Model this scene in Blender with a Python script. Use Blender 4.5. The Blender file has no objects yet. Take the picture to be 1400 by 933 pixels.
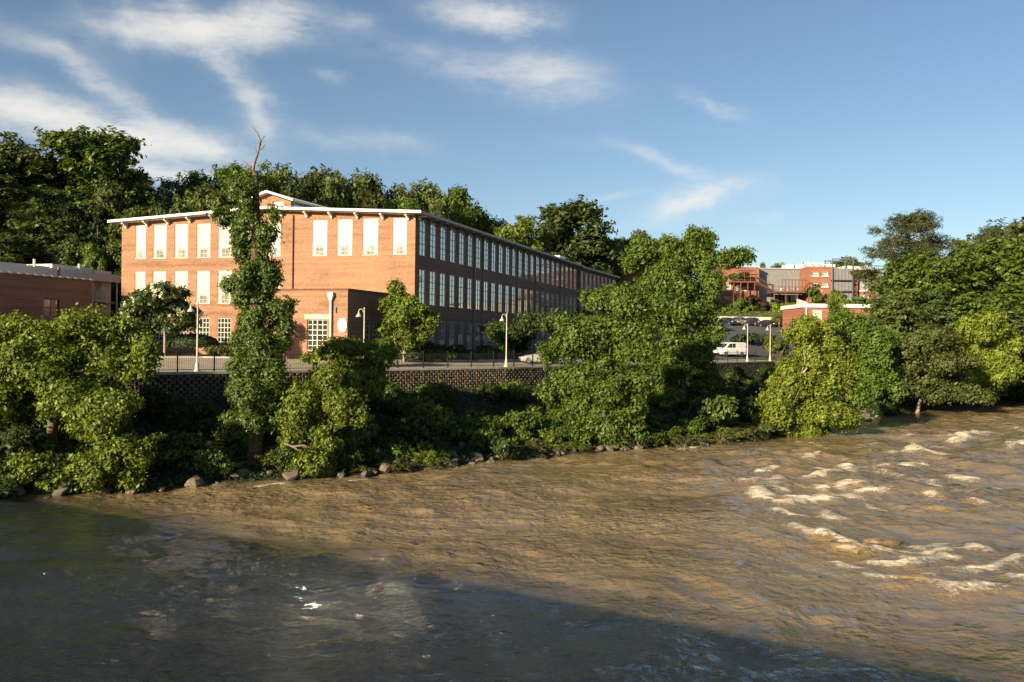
import bpy, math, random
import numpy as np
from mathutils import Vector, Matrix, Euler

# ------------------------------------------------------------------ camera, sky, sun, exposure
sc = bpy.context.scene
F = 1150.0                       # focal length in photo pixels (photo 1400 x 933)
CAMZ = 8.55                      # eye above the water, standing on the bridge
PITCH, ROLL = 0.00217, 0.0122
cam_d = bpy.data.cameras.new('camera'); cam = bpy.data.objects.new('camera', cam_d)
sc.collection.objects.link(cam); sc.camera = cam
cam_d.sensor_width = 36.0; cam_d.lens = F / 1400 * 36.0
cam_d.clip_start = 0.1; cam_d.clip_end = 6000
CR = Matrix.Rotation(math.pi/2 - PITCH, 3, 'X') @ Matrix.Rotation(ROLL, 3, 'Z')
cam.location = (0, 0, CAMZ); cam.rotation_euler = CR.to_euler()

SUN_EL = 17.0
SUN_H = Vector((-0.668, -0.744, 0)).normalized()          # towards the sun, on the ground
SUN_V = Vector((SUN_H.x*math.cos(math.radians(SUN_EL)), SUN_H.y*math.cos(math.radians(SUN_EL)), math.sin(math.radians(SUN_EL))))
sun_d = bpy.data.lights.new('sun', 'SUN'); sun = bpy.data.objects.new('sun', sun_d)
sc.collection.objects.link(sun)
sun_d.energy = 5.0; sun_d.angle = math.radians(0.9); sun_d.color = (1.0, 0.82, 0.57)
sun.rotation_euler = SUN_V.to_track_quat('Z', 'Y').to_euler(); sun.location = (0, 0, 60)

sc.view_settings.view_transform = 'Standard'; sc.view_settings.look = 'None'
sc.view_settings.gamma = 1.0; sc.view_settings.use_curve_mapping = False
sc.view_settings.exposure = 1.3
sc.cycles.use_denoising = True
sc.cycles.max_bounces = 6; sc.cycles.diffuse_bounces = 3; sc.cycles.glossy_bounces = 4
sc.cycles.transmission_bounces = 4; sc.cycles.transparent_max_bounces = 4
sc.cycles.sample_clamp_indirect = 60.0

W_ = bpy.data.worlds.new('World'); sc.world = W_; W_.use_nodes = True
def build_world():
    nt = W_.node_tree; nt.nodes.clear()
    N = nt.nodes.new; L = nt.links.new
    def val(x):
        return x
    def m(op, a, b=None, c=None, clamp=False):
        n = N('ShaderNodeMath'); n.operation = op; n.use_clamp = clamp
        for i, v in enumerate((a, b, c)):
            if v is None: continue
            if isinstance(v, (int, float)): n.inputs[i].default_value = v
            else: L(v, n.inputs[i])
        return n.outputs[0]
    out = N('ShaderNodeOutputWorld'); bg = N('ShaderNodeBackground'); bg.inputs[1].default_value = 0.0515
    sky = N('ShaderNodeTexSky'); sky.sky_type = 'NISHITA'; sky.sun_disc = False
    sky.sun_elevation = math.radians(SUN_EL); sky.sun_rotation = math.atan2(SUN_H.x, SUN_H.y)
    sky.altitude = 150; sky.air_density = 1.0; sky.dust_density = 0.35; sky.ozone_density = 2.2
    tc = N('ShaderNodeTexCoord'); sep = N('ShaderNodeSeparateXYZ'); L(tc.outputs['Generated'], sep.inputs[0])
    az = m('ARCTAN2', sep.outputs[0], sep.outputs[1]); el = m('ARCSINE', sep.outputs[2])
    # wisps: direction warped by noise
    comb = N('ShaderNodeCombineXYZ'); L(az, comb.inputs[0]); L(el, comb.inputs[1])
    def noise(scale, detail, rough, sx=1, sy=1, off=0.0, rot=0.0):
        mp = N('ShaderNodeMapping'); mp.inputs['Scale'].default_value = (sx, sy, 1)
        mp.inputs['Location'].default_value = (off, off*0.7, off); mp.inputs['Rotation'].default_value = (0, 0, rot)
        L(comb.outputs[0], mp.inputs[0])
        n = N('ShaderNodeTexNoise'); n.inputs['Scale'].default_value = scale
        n.inputs['Detail'].default_value = detail; n.inputs['Roughness'].default_value = rough
        L(mp.outputs[0], n.inputs['Vector']); return n.outputs[0]
    w1 = m('SUBTRACT', noise(9, 5, .6, off=3.1), .5); w2 = m('SUBTRACT', noise(9, 5, .6, off=9.7), .5)
    azw = m('MULTIPLY_ADD', w1, .10, az); elw = m('MULTIPLY_ADD', w2, .055, el)
    blobs = [  # photo x, y, half length, half height, tilt (deg, clockwise), strength
        (285, 38, 105, 22, -6, 1.5), (200, 45, 46, 18, 0, .5), (372, 24, 50, 16, -15, .9), (305, 92, 85, 15, 52, .60), (350, 155, 50, 16, 62, .40),
        (90, 172, 150, 26, 4, 1.9), (210, 190, 75, 16, 6, 1.5), (185, 138, 120, 14, 27, .62), (60, 66, 70, 16, 8, .30),
        (668, 20, 62, 17, 6, 1.2), (715, 32, 28, 10, 10, .5), (740, 108, 75, 26, 10, .66), (640, 95, 110, 16, 8, .26), (955, 270, 52, 14, -14, 1.4), (905, 222, 85, 8, 14, .42),
        (972, 150, 26, 8, 28, .58), (490, 36, 28, 10, 0, .30), (445, 112, 18, 7, 0, .30), (205, 232, 60, 9, 4, 1.2), (480, 190, 95, 14, 2, .26),
        (840, 268, 45, 5, -8, .22), (1032, 288, 22, 6, -20, .25), (930, 300, 60, 7, 0, .12), (590, 70, 200, 24, 4, .05)]
    total = None
    for (px, py, rx, ry, ang, s) in blobs:
        d = CR @ Vector(((px-700)/F, -(py-466.5)/F, -1)); d.normalize()
        a0 = math.atan2(d.x, d.y); e0 = math.asin(d.z)
        k = F/ (d.y)                                   # pixels per radian, roughly
        dx = m('SUBTRACT', azw, a0); dy = m('SUBTRACT', elw, e0)
        dx = m('MULTIPLY', dx, math.cos(e0)); c, sn = math.cos(math.radians(ang)), math.sin(math.radians(ang))
        u = m('SUBTRACT', m('MULTIPLY', dx, c), m('MULTIPLY', dy, sn))
        v = m('ADD', m('MULTIPLY', dx, sn), m('MULTIPLY', dy, c))
        u = m('MULTIPLY', u, k/rx); v = m('MULTIPLY', v, k/ry)
        r2 = m('ADD', m('MULTIPLY', u, u), m('MULTIPLY', v, v))
        g = m('MULTIPLY', m('EXPONENT', m('MULTIPLY', r2, -.95)), s)
        total = g if total is None else m('ADD', total, g)
    # thin cirrus all over the dome
    gen = noise(3.2, 8, .62, sx=1.0, sy=3.2, off=5.0, rot=.35)
    gen = m('MULTIPLY', m('SUBTRACT', gen, .58, clamp=True), .5)
    # fibre modulation
    fib = noise(16, 8, .66, sx=.8, sy=2.6, off=1.3, rot=-.25)
    fib = m('MULTIPLY', m('SUBTRACT', fib, .27, clamp=True), 2.3)
    mask = m('MULTIPLY', m('ADD', total, gen), fib)
    mask = m('SUBTRACT', 1.0, m('EXPONENT', m('MULTIPLY', mask, -1.8)))
    up = m('MULTIPLY', m('ADD', el, .02), 12, clamp=True)
    mask = m('MULTIPLY', m('MULTIPLY', mask, up), .86)
    mix = N('ShaderNodeMix'); mix.data_type = 'RGBA'
    L(mask, mix.inputs[0]); L(sky.outputs[0], mix.inputs[6]); mix.inputs[7].default_value = (7.8, 7.5, 6.9, 1)
    L(mix.outputs[2], bg.inputs[0]); L(bg.outputs[0], out.inputs[0])
build_world()

# ------------------------------------------------------------------ helpers
COL = sc.collection
def pix(x, y, Y):
    """point seen at photo pixel (x, y), at Y metres in front of the camera"""
    d = CR @ Vector(((x-700)/F, -(y-466.5)/F, -1)); k = Y / d.y
    return Vector((d.x*k, Y, CAMZ + d.z*k))
def gpix(x, y, z):
    """point seen at photo pixel (x, y), at height z"""
    d = CR @ Vector(((x-700)/F, -(y-466.5)/F, -1)); k = (z-CAMZ) / d.z
    return Vector((d.x*k, d.y*k, z))
def zpix(x, y, Y): return pix(x, y, Y).z

def hash2(ix, iy, seed):
    n = (ix.astype(np.int64)*374761393 + iy.astype(np.int64)*668265263 + seed*982451653) & 0x7fffffff
    n = ((n ^ (n >> 13)) * 1274126177) & 0x7fffffff
    return ((n ^ (n >> 16)) & 0xffff) / 65535.0
def vnoise(x, y, seed=0):
    x = np.asarray(x, float); y = np.asarray(y, float)
    ix = np.floor(x); iy = np.floor(y); fx = x-ix; fy = y-iy
    fx = fx*fx*fx*(fx*(fx*6-15)+10); fy = fy*fy*fy*(fy*(fy*6-15)+10)
    a = hash2(ix, iy, seed); b = hash2(ix+1, iy, seed); c = hash2(ix, iy+1, seed); d = hash2(ix+1, iy+1, seed)
    return (a*(1-fx)+b*fx)*(1-fy) + (c*(1-fx)+d*fx)*fy - .5
def sstep(x, a, b):
    t = np.clip((np.asarray(x, float)-a)/(b-a), 0, 1); return t*t*(3-2*t)

class MB:
    def __init__(self): self.v = []; self.f = []
    def quad(self, *p):
        n = len(self.v); self.v += [tuple(q) for q in p]; self.f.append(tuple(range(n, n+len(p)))); return self
    def par(self, o, a, b, c):
        """box from corner o along a, b, c"""
        o, a, b, c = Vector(o), Vector(a), Vector(b), Vector(c)
        if a.cross(b).dot(c) < 0: a, b = b, a
        n = len(self.v)
        self.v += [tuple(q) for q in (o, o+a, o+a+b, o+b, o+c, o+a+c, o+a+b+c, o+b+c)]
        for f in ((0,3,2,1),(4,5,6,7),(0,1,5,4),(1,2,6,5),(2,3,7,6),(3,0,4,7)): self.f.append(tuple(n+i for i in f))
        return self
    def box(self, x0, x1, y0, y1, z0, z1):
        return self.par((x0,y0,z0), (x1-x0,0,0), (0,y1-y0,0), (0,0,z1-z0))
    def tube(self, pts, rad, n=6, cap=True):
        pts = [Vector(p) for p in pts]; base = len(self.v)
        for i, p in enumerate(pts):
            d = (pts[min(i+1, len(pts)-1)] - pts[max(i-1, 0)]).normalized()
            u = d.cross(Vector((0.13, 0.27, 1)) if abs(d.z) < .95 else Vector((1, .1, 0))).normalized(); w = d.cross(u)
            for k in range(n):
                a = 2*math.pi*k/n; self.v.append(tuple(p + (u*math.cos(a) + w*math.sin(a))*rad[i]))
        for i in range(len(pts)-1):
            for k in range(n):
                a, b = base+i*n+k, base+i*n+(k+1) % n
                self.f.append((a, a+n, b+n, b))
        if cap:
            self.f.append(tuple(base+k for k in range(n))); e = base+(len(pts)-1)*n
            self.f.append(tuple(e+n-1-k for k in range(n)))
        return self
    def lathe(self, prof, c=(0,0,0), n=12, axis='z'):
        base = len(self.v); c = Vector(c)
        for r, h in prof:
            for k in range(n):
                a = 2*math.pi*k/n
                if axis == 'z': q = Vector((r*math.cos(a), r*math.sin(a), h))
                else: q = Vector((r*math.cos(a), h, r*math.sin(a)))
                self.v.append(tuple(c+q))
        for i in range(len(prof)-1):
            for k in range(n):
                a, b = base+i*n+k, base+i*n+(k+1) % n
                self.f.append((a, b, b+n, a+n) if axis == 'z' else (a, a+n, b+n, b))
        return self
    def grid(self, rows):
        """rows of points -> quads"""
        base = len(self.v); m = len(rows[0])
        for r in rows: self.v += [tuple(p) for p in r]
        for i in range(len(rows)-1):
            for k in range(m-1):
                a = base+i*m+k; self.f.append((a, a+1, a+m+1, a+m))
        return self
    def mesh(self, name, mat=None, smooth=False, off=None):
        me = bpy.data.meshes.new(name); v = self.v
        if off is not None: v = [(a-off[0], b-off[1], c-off[2]) for a, b, c in v]
        me.from_pydata(v, [], self.f); me.update()
        if mat: me.materials.append(mat)
        if smooth: me.polygons.foreach_set('use_smooth', [True]*len(me.polygons))
        return me

def wloc(o):
    v = Vector(o.location)
    return v if o.parent is None else v + wloc(o.parent)
def obj(name, mb, mat, parent=None, smooth=False, local=False):
    """mesh object; world-space vertices unless local"""
    off = None
    if parent is not None and not local: off = wloc(parent)
    o = bpy.data.objects.new(name, mb.mesh(name, mat, smooth, off)); COL.objects.link(o)
    if parent is not None: o.parent = parent
    return o
def inst(name, me, parent=None, loc=(0,0,0), rz=0.0):
    o = bpy.data.objects.new(name, me); COL.objects.link(o); o.parent = parent
    o.location = loc; o.rotation_euler = (0, 0, rz); return o
def thing(name, loc, label, cat, group=None, rz=0.0):
    o = bpy.data.objects.new(name, None); COL.objects.link(o); o.location = loc; o.rotation_euler = (0, 0, rz)
    o.empty_display_size = .3
    return tag(o, label, cat, group)
def tag(o, label=None, cat=None, group=None, kind=None):
    if label: o['label'] = label
    if cat: o['category'] = cat
    if group: o['group'] = group
    if kind: o['kind'] = kind
    return o
def copy_tree(o, parent=None):
    c = o.copy(); COL.objects.link(c); c.parent = parent
    for ch in list(o.children): copy_tree(ch, c)
    return c
def np_mesh(name, v, tri, mat=None):
    me = bpy.data.meshes.new(name); nv, nf, k = len(v), len(tri), tri.shape[1]
    me.vertices.add(nv); me.vertices.foreach_set('co', np.ascontiguousarray(v, np.float32).ravel())
    me.loops.add(nf*k); me.loops.foreach_set('vertex_index', np.ascontiguousarray(tri, np.int32).ravel())
    me.polygons.add(nf); me.polygons.foreach_set('loop_start', np.arange(0, nf*k, k, dtype=np.int32))
    me.update(calc_edges=True)
    if mat: me.materials.append(mat)
    return me

# ------------------------------------------------------------------ materials
def new_mat(name):
    m = bpy.data.materials.new(name); m.use_nodes = True; nt = m.node_tree
    return m, nt, nt.nodes['Principled BSDF']
def ramp(nt, fac, stops):
    r = nt.nodes.new('ShaderNodeValToRGB'); nt.links.new(fac, r.inputs[0])
    e = r.color_ramp.elements
    e[0].position, e[0].color = stops[0][0], (*stops[0][1], 1); e[1].position, e[1].color = stops[-1][0], (*stops[-1][1], 1)
    for p, c in stops[1:-1]:
        q = e.new(p); q.color = (*c, 1)
    return r.outputs[0]
def tex_noise(nt, scale, detail=4, rough=.55, vec=None, coord='Object'):
    n = nt.nodes.new('ShaderNodeTexNoise'); n.inputs['Scale'].default_value = scale
    n.inputs['Detail'].default_value = detail; n.inputs['Roughness'].default_value = rough
    if vec is None:
        tc = nt.nodes.new('ShaderNodeTexCoord'); vec = tc.outputs[coord]
    nt.links.new(vec, n.inputs['Vector']); return n.outputs[0]
def geo_pos(nt):
    return nt.nodes.new('ShaderNodeNewGeometry').outputs['Position']
def mixc(nt, fac, a, b, mode='MIX'):
    n = nt.nodes.new('ShaderNodeMix'); n.data_type = 'RGBA'; n.blend_type = mode
    for i, v in ((0, fac), (6, a), (7, b)):
        if isinstance(v, (int, float)): n.inputs[i].default_value = v
        elif isinstance(v, tuple): n.inputs[i].default_value = (*v, 1) if len(v) == 3 else v
        else: nt.links.new(v, n.inputs[i])
    return n.outputs[2]
def mth(nt, op, a, b=None, clamp=False):
    n = nt.nodes.new('ShaderNodeMath'); n.operation = op; n.use_clamp = clamp
    for i, v in enumerate((a, b)):
        if v is None: continue
        if isinstance(v, (int, float)): n.inputs[i].default_value = v
        else: nt.links.new(v, n.inputs[i])
    return n.outputs[0]
def bump(nt, bs, h, strength=.3, dist=.05):
    b = nt.nodes.new('ShaderNodeBump'); b.inputs['Strength'].default_value = strength; b.inputs['Distance'].default_value = dist
    nt.links.new(h, b.inputs['Height']); nt.links.new(b.outputs[0], bs.inputs['Normal'])

def plain(name, col, rough=.6, var=.25, scale=1.5, metal=0.0, coat=0.0, spec=.5, bmp=0.0):
    m, nt, bs = new_mat(name); bs.inputs['Roughness'].default_value = rough; bs.inputs['Metallic'].default_value = metal
    bs.inputs['Specular IOR Level'].default_value = spec
    n = tex_noise(nt, scale, 6, .65, geo_pos(nt))
    lo = tuple(c*(1-var) for c in col); hi = tuple(min(1, c*(1+var*.8)) for c in col)
    nt.links.new(ramp(nt, n, [(.3, lo), (.7, hi)]), bs.inputs['Base Color'])
    if coat:
        bs.inputs['Coat Weight'].default_value = coat; bs.inputs['Coat Roughness'].default_value = .03
    if bmp: bump(nt, bs, tex_noise(nt, scale*9, 4, .6, geo_pos(nt)), bmp, .03)
    return m

def brick(name, d, c1, c2, mortar, stain=.35):
    """running-bond brick on a vertical wall that runs along direction d"""
    m, nt, bs = new_mat(name); bs.inputs['Roughness'].default_value = .85; bs.inputs['Specular IOR Level'].default_value = .25
    pos = geo_pos(nt)
    dot = nt.nodes.new('ShaderNodeVectorMath'); dot.operation = 'DOT_PRODUCT'; nt.links.new(pos, dot.inputs[0])
    dot.inputs[1].default_value = (d[0], d[1], 0)
    sp = nt.nodes.new('ShaderNodeSeparateXYZ'); nt.links.new(pos, sp.inputs[0])
    cb = nt.nodes.new('ShaderNodeCombineXYZ'); nt.links.new(dot.outputs['Value'], cb.inputs[0]); nt.links.new(sp.outputs[2], cb.inputs[1])
    b = nt.nodes.new('ShaderNodeTexBrick'); nt.links.new(cb.outputs[0], b.inputs['Vector'])
    b.inputs['Color1'].default_value = (*c1, 1); b.inputs['Color2'].default_value = (*c2, 1); b.inputs['Mortar'].default_value = (*mortar, 1)
    b.inputs['Scale'].default_value = 1.0; b.inputs['Brick Width'].default_value = .225; b.inputs['Row Height'].default_value = .077
    b.inputs['Mortar Size'].default_value = .006; b.inputs['Mortar Smooth'].default_value = .2; b.inputs['Bias'].default_value = -.1
    # bond courses every sixth row, blotches and rain stains
    mp = nt.nodes.new('ShaderNodeMapping'); mp.inputs['Scale'].default_value = (.25, 1.6, 1); nt.links.new(cb.outputs[0], mp.inputs[0])
    n1 = tex_noise(nt, .9, 6, .65, mp.outputs[0]); n2 = tex_noise(nt, 3.5, 5, .7, cb.outputs[0]); n3 = tex_noise(nt, .22, 3, .5, cb.outputs[0])
    f = mth(nt, 'ADD', mth(nt, 'ADD', mth(nt, 'MULTIPLY', n1, .45), mth(nt, 'MULTIPLY', n2, .35)), mth(nt, 'MULTIPLY', n3, .3))
    tone = ramp(nt, f, [(.38, (1-stain,)*3), (.55, (1, 1, 1)), (.72, (1.25, 1.17, 1.1))])
    mp2 = nt.nodes.new('ShaderNodeMapping'); mp2.inputs['Scale'].default_value = (.012, 1, 1); nt.links.new(cb.outputs[0], mp2.inputs[0])
    band = ramp(nt, tex_noise(nt, 1.9, 4, .75, mp2.outputs[0]), [(.36, (.80, .78, .76)), (.5, (1, 1, 1)), (.66, (1.14, 1.12, 1.08))])
    nt.links.new(mixc(nt, 1.0, mixc(nt, 1.0, b.outputs[0], tone, 'MULTIPLY'), band, 'MULTIPLY'), bs.inputs['Base Color'])
    bump(nt, bs, b.outputs['Fac'], -.35, .012)
    return m

def foliage(name, col, hue=.03, val=.55, trans=.32, tint=(1.25, 1.15, .55), gloss=.022):
    m, nt, bs = new_mat(name)
    nt.nodes.remove(bs); out = nt.nodes['Material Output']
    g = nt.nodes.new('ShaderNodeNewGeometry'); oi = nt.nodes.new('ShaderNodeObjectInfo')
    hsv = nt.nodes.new('ShaderNodeHueSaturation'); hsv.inputs['Color'].default_value = (*col, 1)
    r = g.outputs['Random Per Island']
    big = tex_noise(nt, .45, 3, .6, geo_pos(nt))
    v = mth(nt, 'ADD', mth(nt, 'ADD', mth(nt, 'MULTIPLY', r, val), 1-val*.6), mth(nt, 'MULTIPLY', mth(nt, 'SUBTRACT', big, .5), .7))
    nt.links.new(mth(nt, 'MULTIPLY', v, mth(nt, 'ADD', mth(nt, 'MULTIPLY', oi.outputs['Random'], .35), .82)), hsv.inputs['Value'])
    r2 = mth(nt, 'FRACT', mth(nt, 'MULTIPLY', r, 17.3))
    nt.links.new(mth(nt, 'ADD', mth(nt, 'MULTIPLY', mth(nt, 'SUBTRACT', mth(nt, 'ADD', r2, mth(nt,'MULTIPLY',oi.outputs['Random'],.6)), .8), hue), .5), hsv.inputs['Hue'])
    df = nt.nodes.new('ShaderNodeBsdfDiffuse'); tr = nt.nodes.new('ShaderNodeBsdfTranslucent'); gl = nt.nodes.new('ShaderNodeBsdfGlossy')
    gl.inputs['Roughness'].default_value = .5; gl.inputs['Color'].default_value = (.8, .85, .8, 1)
    nt.links.new(hsv.outputs[0], df.inputs[0]); nt.links.new(mixc(nt, 1.0, hsv.outputs[0], tint, 'MULTIPLY'), tr.inputs[0])
    s1 = nt.nodes.new('ShaderNodeMixShader'); s1.inputs[0].default_value = trans; nt.links.new(df.outputs[0], s1.inputs[1]); nt.links.new(tr.outputs[0], s1.inputs[2])
    s2 = nt.nodes.new('ShaderNodeMixShader'); s2.inputs[0].default_value = gloss; nt.links.new(s1.outputs[0], s2.inputs[1]); nt.links.new(gl.outputs[0], s2.inputs[2])
    nt.links.new(s2.outputs[0], out.inputs[0]); return m

SIDE = Vector((.337, .9415, 0)).normalized(); FAC = Vector((-.963, .27, 0)).normalized()
M = {}
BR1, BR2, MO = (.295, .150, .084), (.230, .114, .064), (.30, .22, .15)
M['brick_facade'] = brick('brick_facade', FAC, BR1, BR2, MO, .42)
M['brick_side'] = brick('brick_side', SIDE, (.205, .108, .080), (.158, .084, .064), (.21, .155, .125), .4)  # same brick as the facade, colour darkened for the side in shade
M['brick_x'] = brick('brick_x', (1, 0), (.27, .108, .066), (.21, .084, .052), (.26, .17, .12), .35)
M['white'] = plain('white_paint', (.64, .62, .56), .5, .08, 1.2)
M['cream'] = plain('cream_paint', (.74, .68, .55), .55, .1, 1.0)
M['roof'] = plain('roof_membrane', (.42, .40, .37), .8, .2, .6)
M['roof_white'] = plain('white_roof_coating', (.60, .58, .53), .6, .12, .5)
M['metal_grey'] = plain('grey_metal', (.25, .245, .235), .5, .15, 1.2, metal=.4)
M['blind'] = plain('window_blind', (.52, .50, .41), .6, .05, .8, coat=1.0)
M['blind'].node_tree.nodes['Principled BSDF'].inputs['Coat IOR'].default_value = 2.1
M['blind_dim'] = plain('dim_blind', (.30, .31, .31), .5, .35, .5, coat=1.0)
M['mullion'] = plain('window_bars', (.50, .475, .39), .45, .08, 2)
M['mullion_grey'] = plain('grey_window_bars', (.40, .38, .35), .45, .1, 2)
M['sash'] = plain('side_window_bars', (.36, .35, .33), .45, .1, 2)
def glass(name, col, rough=.03, ior=1.5):
    m, nt, bs = new_mat(name); bs.inputs['Roughness'].default_value = rough; bs.inputs['Specular IOR Level'].default_value = .9
    bs.inputs['IOR'].default_value = ior; bs.inputs['Coat Weight'].default_value = .6; bs.inputs['Coat Roughness'].default_value = .02
    n = tex_noise(nt, .9, 4, .6, geo_pos(nt))
    nt.links.new(ramp(nt, n, [(.35, tuple(c*.5 for c in col)), (.65, tuple(c*1.5 for c in col))]), bs.inputs['Base Color'])
    bump(nt, bs, tex_noise(nt, .8, 2, .5, geo_pos(nt)), .05, .05); return m
M['glass_soft'] = glass('grey_glass', (.20, .19, .16))  # mid grey panes of the lower sashes
M['glass'] = glass('dark_glass', (.03, .034, .036))
M['glass_side'] = glass('side_glass', (.23, .23, .22), .02, 2.3)
M['concrete'] = plain('concrete', (.42, .37, .29), .85, .25, .7, bmp=.3)
M['block'] = plain('split_face_block', (.155, .122, .080), .95, .5, 2.2, spec=.2, bmp=.9)
M['block_core'] = plain('wall_backfill', (.05, .04, .03), .95, .3, 2)
M['asphalt'] = plain('asphalt', (.33, .28, .205), .9, .22, .8, spec=.25, bmp=.2)
M['asphalt_dark'] = plain('asphalt_dark', (.075, .075, .078), .9, .25, .5, spec=.3, bmp=.2)
M['kerb'] = plain('kerb_concrete', (.44, .40, .33), .85, .2, 1)
M['mulch'] = plain('pine_mulch', (.13, .06, .03), .95, .5, 4, spec=.1, bmp=.8)
M['black_iron'] = plain('black_iron', (.014, .013, .012), .45, .2, 3)
M['rust_steel'] = plain('rust_steel', (.13, .05, .03), .75, .4, 3)
M['lamp_paint'] = plain('lamp_paint', (.44, .41, .34), .5, .15, 3)
M['bark'] = plain('bark', (.12, .085, .055), .95, .5, 4, spec=.1, bmp=.8)
M['bark_pale'] = plain('bark_pale', (.30, .24, .17), .9, .35, 4, spec=.1, bmp=.6)
M['dead_wood'] = plain('dead_wood', (.165, .14, .115), .9, .35, 4, spec=.1, bmp=.5)
M['rock'] = plain('rock', (.14, .115, .085), .9, .45, 1.6, spec=.25, bmp=.9)
M['tyre'] = plain('tyre', (.02, .02, .02), .85, .2, 5)
M['rim'] = plain('alloy_rim', (.45, .45, .46), .3, .1, 5, metal=.8)
M['silver'] = plain('silver_car_paint', (.46, .45, .43), .35, .05, 1, metal=.35, coat=.8)
M['white_car'] = plain('white_car_paint', (.76, .75, .72), .35, .05, 1, coat=.8)
M['black_car'] = plain('black_car_paint', (.016, .016, .018), .3, .1, 1, coat=.9)
M['navy_car'] = plain('navy_car_paint', (.035, .055, .11), .3, .1, 1, coat=.9)
M['grey_car'] = plain('grey_car_paint', (.09, .09, .095), .3, .1, 1, coat=.9)
M['lens'] = plain('lamp_lens', (.6, .6, .56), .15, .05, 2, coat=1.0)
M['red_lens'] = plain('tail_lens', (.35, .02, .015), .2, .1, 2, coat=1.0)
M['ink'] = plain('sign_ink', (.10, .10, .11), .6, .1, 2)
M['leaf_mid'] = foliage('leaf_mid', (.088, .134, .018))
M['leaf_dark'] = foliage('leaf_dark', (.056, .086, .021))
M['leaf_hill'] = foliage('leaf_hill', (.098, .130, .032), tint=(1.15, 1.1, .6))
M['leaf_light'] = foliage('leaf_light', (.142, .196, .023))
M['leaf_yellow'] = foliage('leaf_yellow', (.185, .245, .028))
M['leaf_ivy'] = foliage('leaf_ivy', (.084, .134, .018), gloss=.035)
M['leaf_olive'] = foliage('leaf_olive', (.095, .115, .030))
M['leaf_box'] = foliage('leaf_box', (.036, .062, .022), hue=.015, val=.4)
M['leaf_plum'] = foliage('leaf_plum', (.050, .030, .018), tint=(1.3, .8, .6))
M['needle'] = foliage('needle', (.066, .080, .030), trans=.15)
M['needle_dark'] = foliage('needle_dark', (.036, .055, .024), trans=.15)
M['blossom'] = foliage('blossom', (.60, .58, .36), hue=.02, val=.3, trans=.2, tint=(1, 1, .9))
M['lawn_leaf'] = foliage('lawn_leaf', (.085, .115, .028))

def ground_mat():
    m, nt, bs = new_mat('ground_cover'); bs.inputs['Roughness'].default_value = .95; bs.inputs['Specular IOR Level'].default_value = .15
    p = geo_pos(nt); n = tex_noise(nt, .25, 7, .65, p); n2 = tex_noise(nt, 2.2, 6, .7, p)
    a = ramp(nt, n, [(.38, (.045, .06, .02)), (.55, (.075, .09, .03)), (.68, (.11, .095, .05))])
    b = ramp(nt, n2, [(.3, (.5, .5, .5)), (.7, (1.35, 1.35, 1.35))])
    nt.links.new(mixc(nt, 1.0, a, b, 'MULTIPLY'), bs.inputs['Base Color']); bump(nt, bs, n2, .8, .15); return m
M['ground'] = ground_mat()
def bank_mat():
    m, nt, bs = new_mat('bank_soil'); bs.inputs['Roughness'].default_value = .95; bs.inputs['Specular IOR Level'].default_value = .15
    p = geo_pos(nt); n2 = tex_noise(nt, 1.7, 7, .7, p)
    nt.links.new(ramp(nt, n2, [(.3, (.03, .025, .015)), (.55, (.05, .05, .02)), (.7, (.085, .065, .04))]), bs.inputs['Base Color'])
    bump(nt, bs, n2, .9, .2); return m
M['bank'] = bank_mat()

def water_mat():
    m, nt, bs = new_mat('muddy_water')
    p = geo_pos(nt)
    at = nt.nodes.new('ShaderNodeAttribute'); at.attribute_name = 'foam'
    mp = nt.nodes.new('ShaderNodeMapping'); mp.inputs['Rotation'].default_value = (0, 0, math.radians(-44)); mp.inputs['Scale'].default_value = (.45, 1.2, 1)
    nt.links.new(p, mp.inputs[0])
    silt = ramp(nt, tex_noise(nt, .16, 6, .62, mp.outputs[0]), [(.35, (.145, .102, .048)), (.52, (.185, .134, .068)), (.68, (.225, .168, .092))])
    fn = tex_noise(nt, 1.6, 7, .75, mp.outputs[0]); fn2 = tex_noise(nt, 6, 5, .75, p)
    ff = mth(nt, 'ADD', mth(nt, 'MULTIPLY', fn, .65), mth(nt, 'MULTIPLY', fn2, .45))
    k = mth(nt, 'MULTIPLY', mth(nt, 'SUBTRACT', mth(nt, 'ADD', mth(nt, 'MULTIPLY', at.outputs['Fac'], .62), mth(nt, 'MULTIPLY', mth(nt, 'SUBTRACT', ff, .55), 1.9)), .36), 3.2, clamp=True)
    nt.links.new(mixc(nt, k, silt, (.76, .66, .47)), bs.inputs['Base Color'])
    nt.links.new(mth(nt, 'ADD', mth(nt, 'MULTIPLY', k, .6), .035), bs.inputs['Roughness'])
    bs.inputs['IOR'].default_value = 1.62
    h1 = tex_noise(nt, 1.5, 6, .60, mp.outputs[0]); h2 = tex_noise(nt, 5.0, 4, .6, p); h3 = tex_noise(nt, 2.3, 2, .5, p)
    hh = mth(nt, 'ADD', mth(nt, 'ADD', mth(nt, 'ADD', mth(nt, 'MULTIPLY', h1, .8), mth(nt, 'MULTIPLY', h3, .8)), mth(nt, 'MULTIPLY', h2, .35)), mth(nt, 'MULTIPLY', k, .35))
    slick = ramp(nt, tex_noise(nt, .10, 4, .6, mp.outputs[0]), [(.38, (.22,)*3), (.62, (1,)*3)])
    bump(nt, bs, mth(nt, 'MULTIPLY', hh, slick), 1.0, .32); return m
M['water'] = water_mat()

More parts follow.
